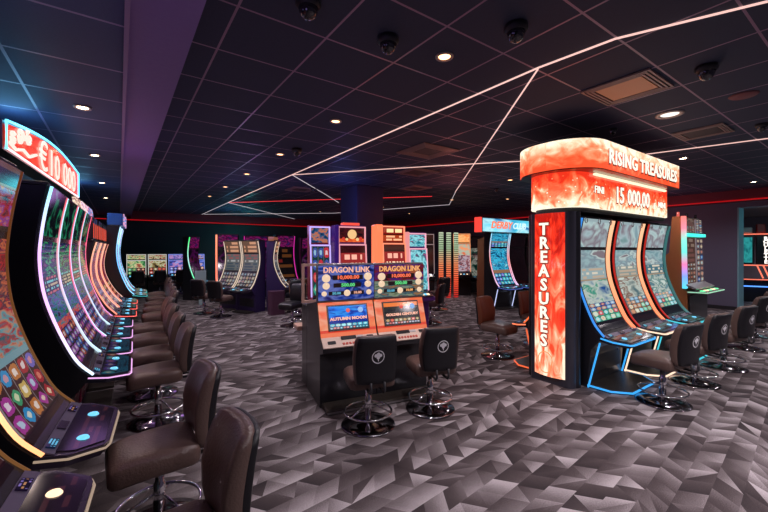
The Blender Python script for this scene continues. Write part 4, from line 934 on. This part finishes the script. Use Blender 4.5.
# ------------------------------------------------------------------ tall twin-screen machine by the right wall
t = thing('slot_machine', 'tall twin-screen machine with rainbow light edge near the doorway', 'slot machine', (8.60, 2.30, 0), 0); t.scale = (1.28, 1, 1)
MB().prism([(.62, 0), (.62, 1.25), (.22, 1.55), (.18, 2.2), (.06, 2.2), (.02, .95), (-.04, .86), (-.04, .0)], -.36, .46, 'x').build('cabinet', ORANGEWOOD, t)
MB().box(-.33, .43, -.075, -.04, .04, .80, .005, 1).build('lower_door', BLACK, t)
RBW = neon('rainbow_strip', [(.2, .8, 1), (.35, .5, 1), (.9, .35, .6), (.3, .85, .8), (.4, .9, .8), (.9, .4, .5), (1, .35, .3)], 1.5)
m = MB(); m.sweep([(.02, .92), (.04, 2.2)], -.385, -.30, 0, .05); m.build('light_edge', RBW, t)
K1 = art('brown_reels', [(.45, ('cells', 3, 5, (.20, .12, .10), [(.35, .25, .2), (.25, .15, .12), (.45, .3, .25)])), (1, ('rows', 5, (.22, .14, .12), [(.45, .35, .3), (.35, .2, .18)], 4))], .7, 2)
K2 = art('blue_brown_reels', [(1, ('cells', 2, 8, (.12, .10, .14), [(.15, .25, .5), (.35, .25, .25), (.5, .4, .35)]))], .8, 2)
MB().sweep([(.0, 1.0), (.02, 1.82)], -.28, .06, .004, .02).build('left_screen', K1, t)
MB().sweep([(.0, 1.0), (.02, 1.82)], .13, .42, .004, .02).build('right_screen', K2, t)
MB().sweep([(.02, 1.92), (.03, 2.17)], -.28, .06, .004, .02).build('top_screen', K1, t)
MB().sweep([(.02, 1.92), (.03, 2.17)], .13, .40, .004, .02).build('top_screen', K2, t)
MB().box(-.31, .46, -.04, .04, 1.845, 1.90, .005, 1).build('light_bar', neon('turquoise_bar', [(.15, .9, .8)], 1.6), t)
MB().sweep([(-.16, .90), (.0, .98)], -.36, .46, .0, .03).build('key_panel', GREYMETAL, t)
dk = MB().prism([(-.36, -.04), (-.30, -.30), (.46, -.30), (.50, -.04)], .84, .875).build('button_deck', GREYMETAL, t)
for q in range(5): MB().box(-.26 + q * .15, -.18 + q * .15, -.24, -.18, .875, .89, .004, 1).build('play_button', (GLOWG, GLOWW)[q % 2], dk)
MB().tube([(-.36, -.05, .86), (-.31, -.305, .86), (.47, -.305, .86)], .008, 6).build('deck_light', neon('pale_green_edge', [(.6, 1, .75)], 1.0), t)
for sx in (-.33, .02, .4): MB().lathe([(0, 2.28), (.02, 2.28), (.022, 2.20), (0, 2.20)], sx, .1, 12).build('beacon', neon('red_beacon', [(1, .3, .25)], .9) if sx < 0 else SATIN, t)
# ------------------------------------------------------------------ the room beyond the doorway
ORC = neon('coral_outline', [(1, .35, .25)], 1.4)
t = thing('roulette_machine', 'electronic roulette machine with coral outlines seen through the doorway', 'roulette machine', (16.3, 2.75, 0), R(-68))
MB().box(-.6, .8, -.3, .5, 0, .62, .03, 2).build('base', SATIN, t)
MB().prism([(-.75, -.35), (-.55, -.62), (.75, -.62), (.95, -.35), (.95, .4), (-.75, .4)], .62, .70).build('table_rim', DARKDECK, t)
MB().tube([(-.75, -.36, .71), (-.55, -.63, .71), (.75, -.63, .71), (.95, -.36, .71)], .016, 6).build('rim_light', ORC, t)
MB().tube([(-.75, -.34, .50), (-.55, -.60, .50), (.75, -.60, .50), (.95, -.36, .50)], .02, 6).build('rim_light', neon('cobalt_outline', [(.2, .45, 1)], 2.0), t)
MB().box(-.55, -.05, .10, .16, 1.15, 2.05, .01, 1).build('screen_back', BLACK, t)
MB().sweep([(.095, 1.2), (.095, 2.0)], -.52, -.10, 0, .01).build('tall_screen', art('teal_wheel', [(1, ('art', [(.04, .28, .30), (.1, .5, .5), (.06, .35, .36)], 3, 1))], .9, 2), t)
MB().box(.0, .42, .08, .16, 1.15, 2.05, .01, 1).build('name_board', BLACK, t)
for k, ch in enumerate('ROULETTE'): text('board_letter', ch, .14, neon('white_letter_r%d' % k, [(1, .95, .9)], 1.8), t, facing(.21, .072, 1.96 - k * .105), .003, 1.1, .006)
m = MB(); m.tube([(-.6, .05, 1.12), (.55, .05, 1.12)], .02, 6); m.tube([(.0, .05, 1.12), (.12, -.05, .72)], .02, 6); m.tube([(.14, .05, 1.12), (.26, -.05, .72)], .02, 6); m.tube([(-.6, .05, 2.10), (.55, .05, 2.10)], .02, 6)
m.build('frame_light', ORC, t)
MB().box(-.45, -.1, .05, .2, 2.14, 2.32, .02, 1).build('lit_box', WHITEPL, t)
MB().box(.0, .2, .05, .2, 2.14, 2.42, .02, 1).build('lit_box', plain('red_box', (.5, .04, .04), .4), t)
for sx in (-.45, .45): MB().box(sx, sx + .12, .1, .3, .70, 1.15).build('upright', SATIN, t)
for x_, y_, a, lab in ((15.0, 3.6, -70, 'stool at the roulette machine through the doorway, left'), (15.2, 1.9, -70, 'stool at the roulette machine through the doorway, right')):
    chair('black', x_, y_, a, lab, 'stools in the room beyond the doorway')
curved(15.4, 4.6, -30, 'blue-lit curved machine just inside the next room', 'machines in the next room', DK_S, DK_S, neon('cobalt_strip', [(.15, .4, 1)], 1.8), neon('cobalt_strip2', [(.15, .4, 1)], 1.8), W=.8, decklight=neon('cobalt_edge', [(.15, .4, 1)], 2.4), hz=.6)
downlight(15.2, 1.2, 2.9, 'downlight in the ceiling of the room beyond the doorway', 90, (.75, .85, 1))
downlight(18.2, 2.2, 2.9, 'farther downlight in the room beyond the doorway', 120, (1, .85, .85))
def area(x, y, z, e, col, size, rot=(0, 0, 0)):
    l = D.lights.new('room_light', 'AREA'); l.energy = e; l.color = col; l.size = size
    o = D.objects.new('room_light', l); COL.objects.link(o); o.location = (x, y, z); o.rotation_euler = rot; return o

# ------------------------------------------------------------------ added coloured fill lamps, unseen and without fixtures
for x, y, z, e, col in ((-.85, 5.0, 2.80, 7, (.2, .6, 1)), (-.9, 2.2, 2.75, 6, (.45, .35, 1)), (-.7, 9.5, 2.7, 7, (.2, .6, 1)), (4.6, 16.6, 2.2, 14, (.1, .8, .85)), (3.5, 14.8, 2.4, 12, (.1, .5, .9)),
                        (4.0, 7.2, 2.6, 8, (.15, .25, 1)), (6.2, 6.0, 2.5, 9, (1, .25, .25)), (8, 13, 2.6, 14, (.9, .1, .2)), (11.5, 4.0, 2.4, 12, (.9, .35, .4)), (2.4, 8.6, 2.2, 9, (.6, .3, 1)), (-.1, 1.2, 2.5, 4, (.5, .35, 1)), (.2, 6.0, 2.2, 3, (.6, .3, .9)), (14.2, 1.6, 2.4, 10, (.3, .8, .9))):
    l = D.lights.new('unseen_fill_lamp', 'POINT'); l.energy = e; l.color = col; l.shadow_soft_size = .25; l.specular_factor = 0
    o = D.objects.new('unseen_fill_lamp', l); COL.objects.link(o); o.location = (x, y, z)

# ------------------------------------------------------------------ world, camera, view
wd = D.worlds.new('world'); wd.use_nodes = True; bpy.context.scene.world = wd
wd.node_tree.nodes['Background'].inputs[0].default_value = (.42, .34, .55, 1); wd.node_tree.nodes['Background'].inputs[1].default_value = .09
cam = D.cameras.new('camera'); co = D.objects.new('camera', cam); COL.objects.link(co)
cam.sensor_width = 36; cam.lens = 373 / 768 * 36; cam.shift_y = -6 / 768; cam.clip_start = .05; cam.clip_end = 100
co.location = (0, 0, 1.6); co.rotation_euler = (PI / 2, 0, -math.atan((384 - 119) / 373))
sc = bpy.context.scene; sc.camera = co
sc.view_settings.view_transform = 'Standard'; sc.view_settings.look = 'None'; sc.view_settings.exposure = 0; sc.view_settings.gamma = 1
sc.view_settings.use_curve_mapping = False
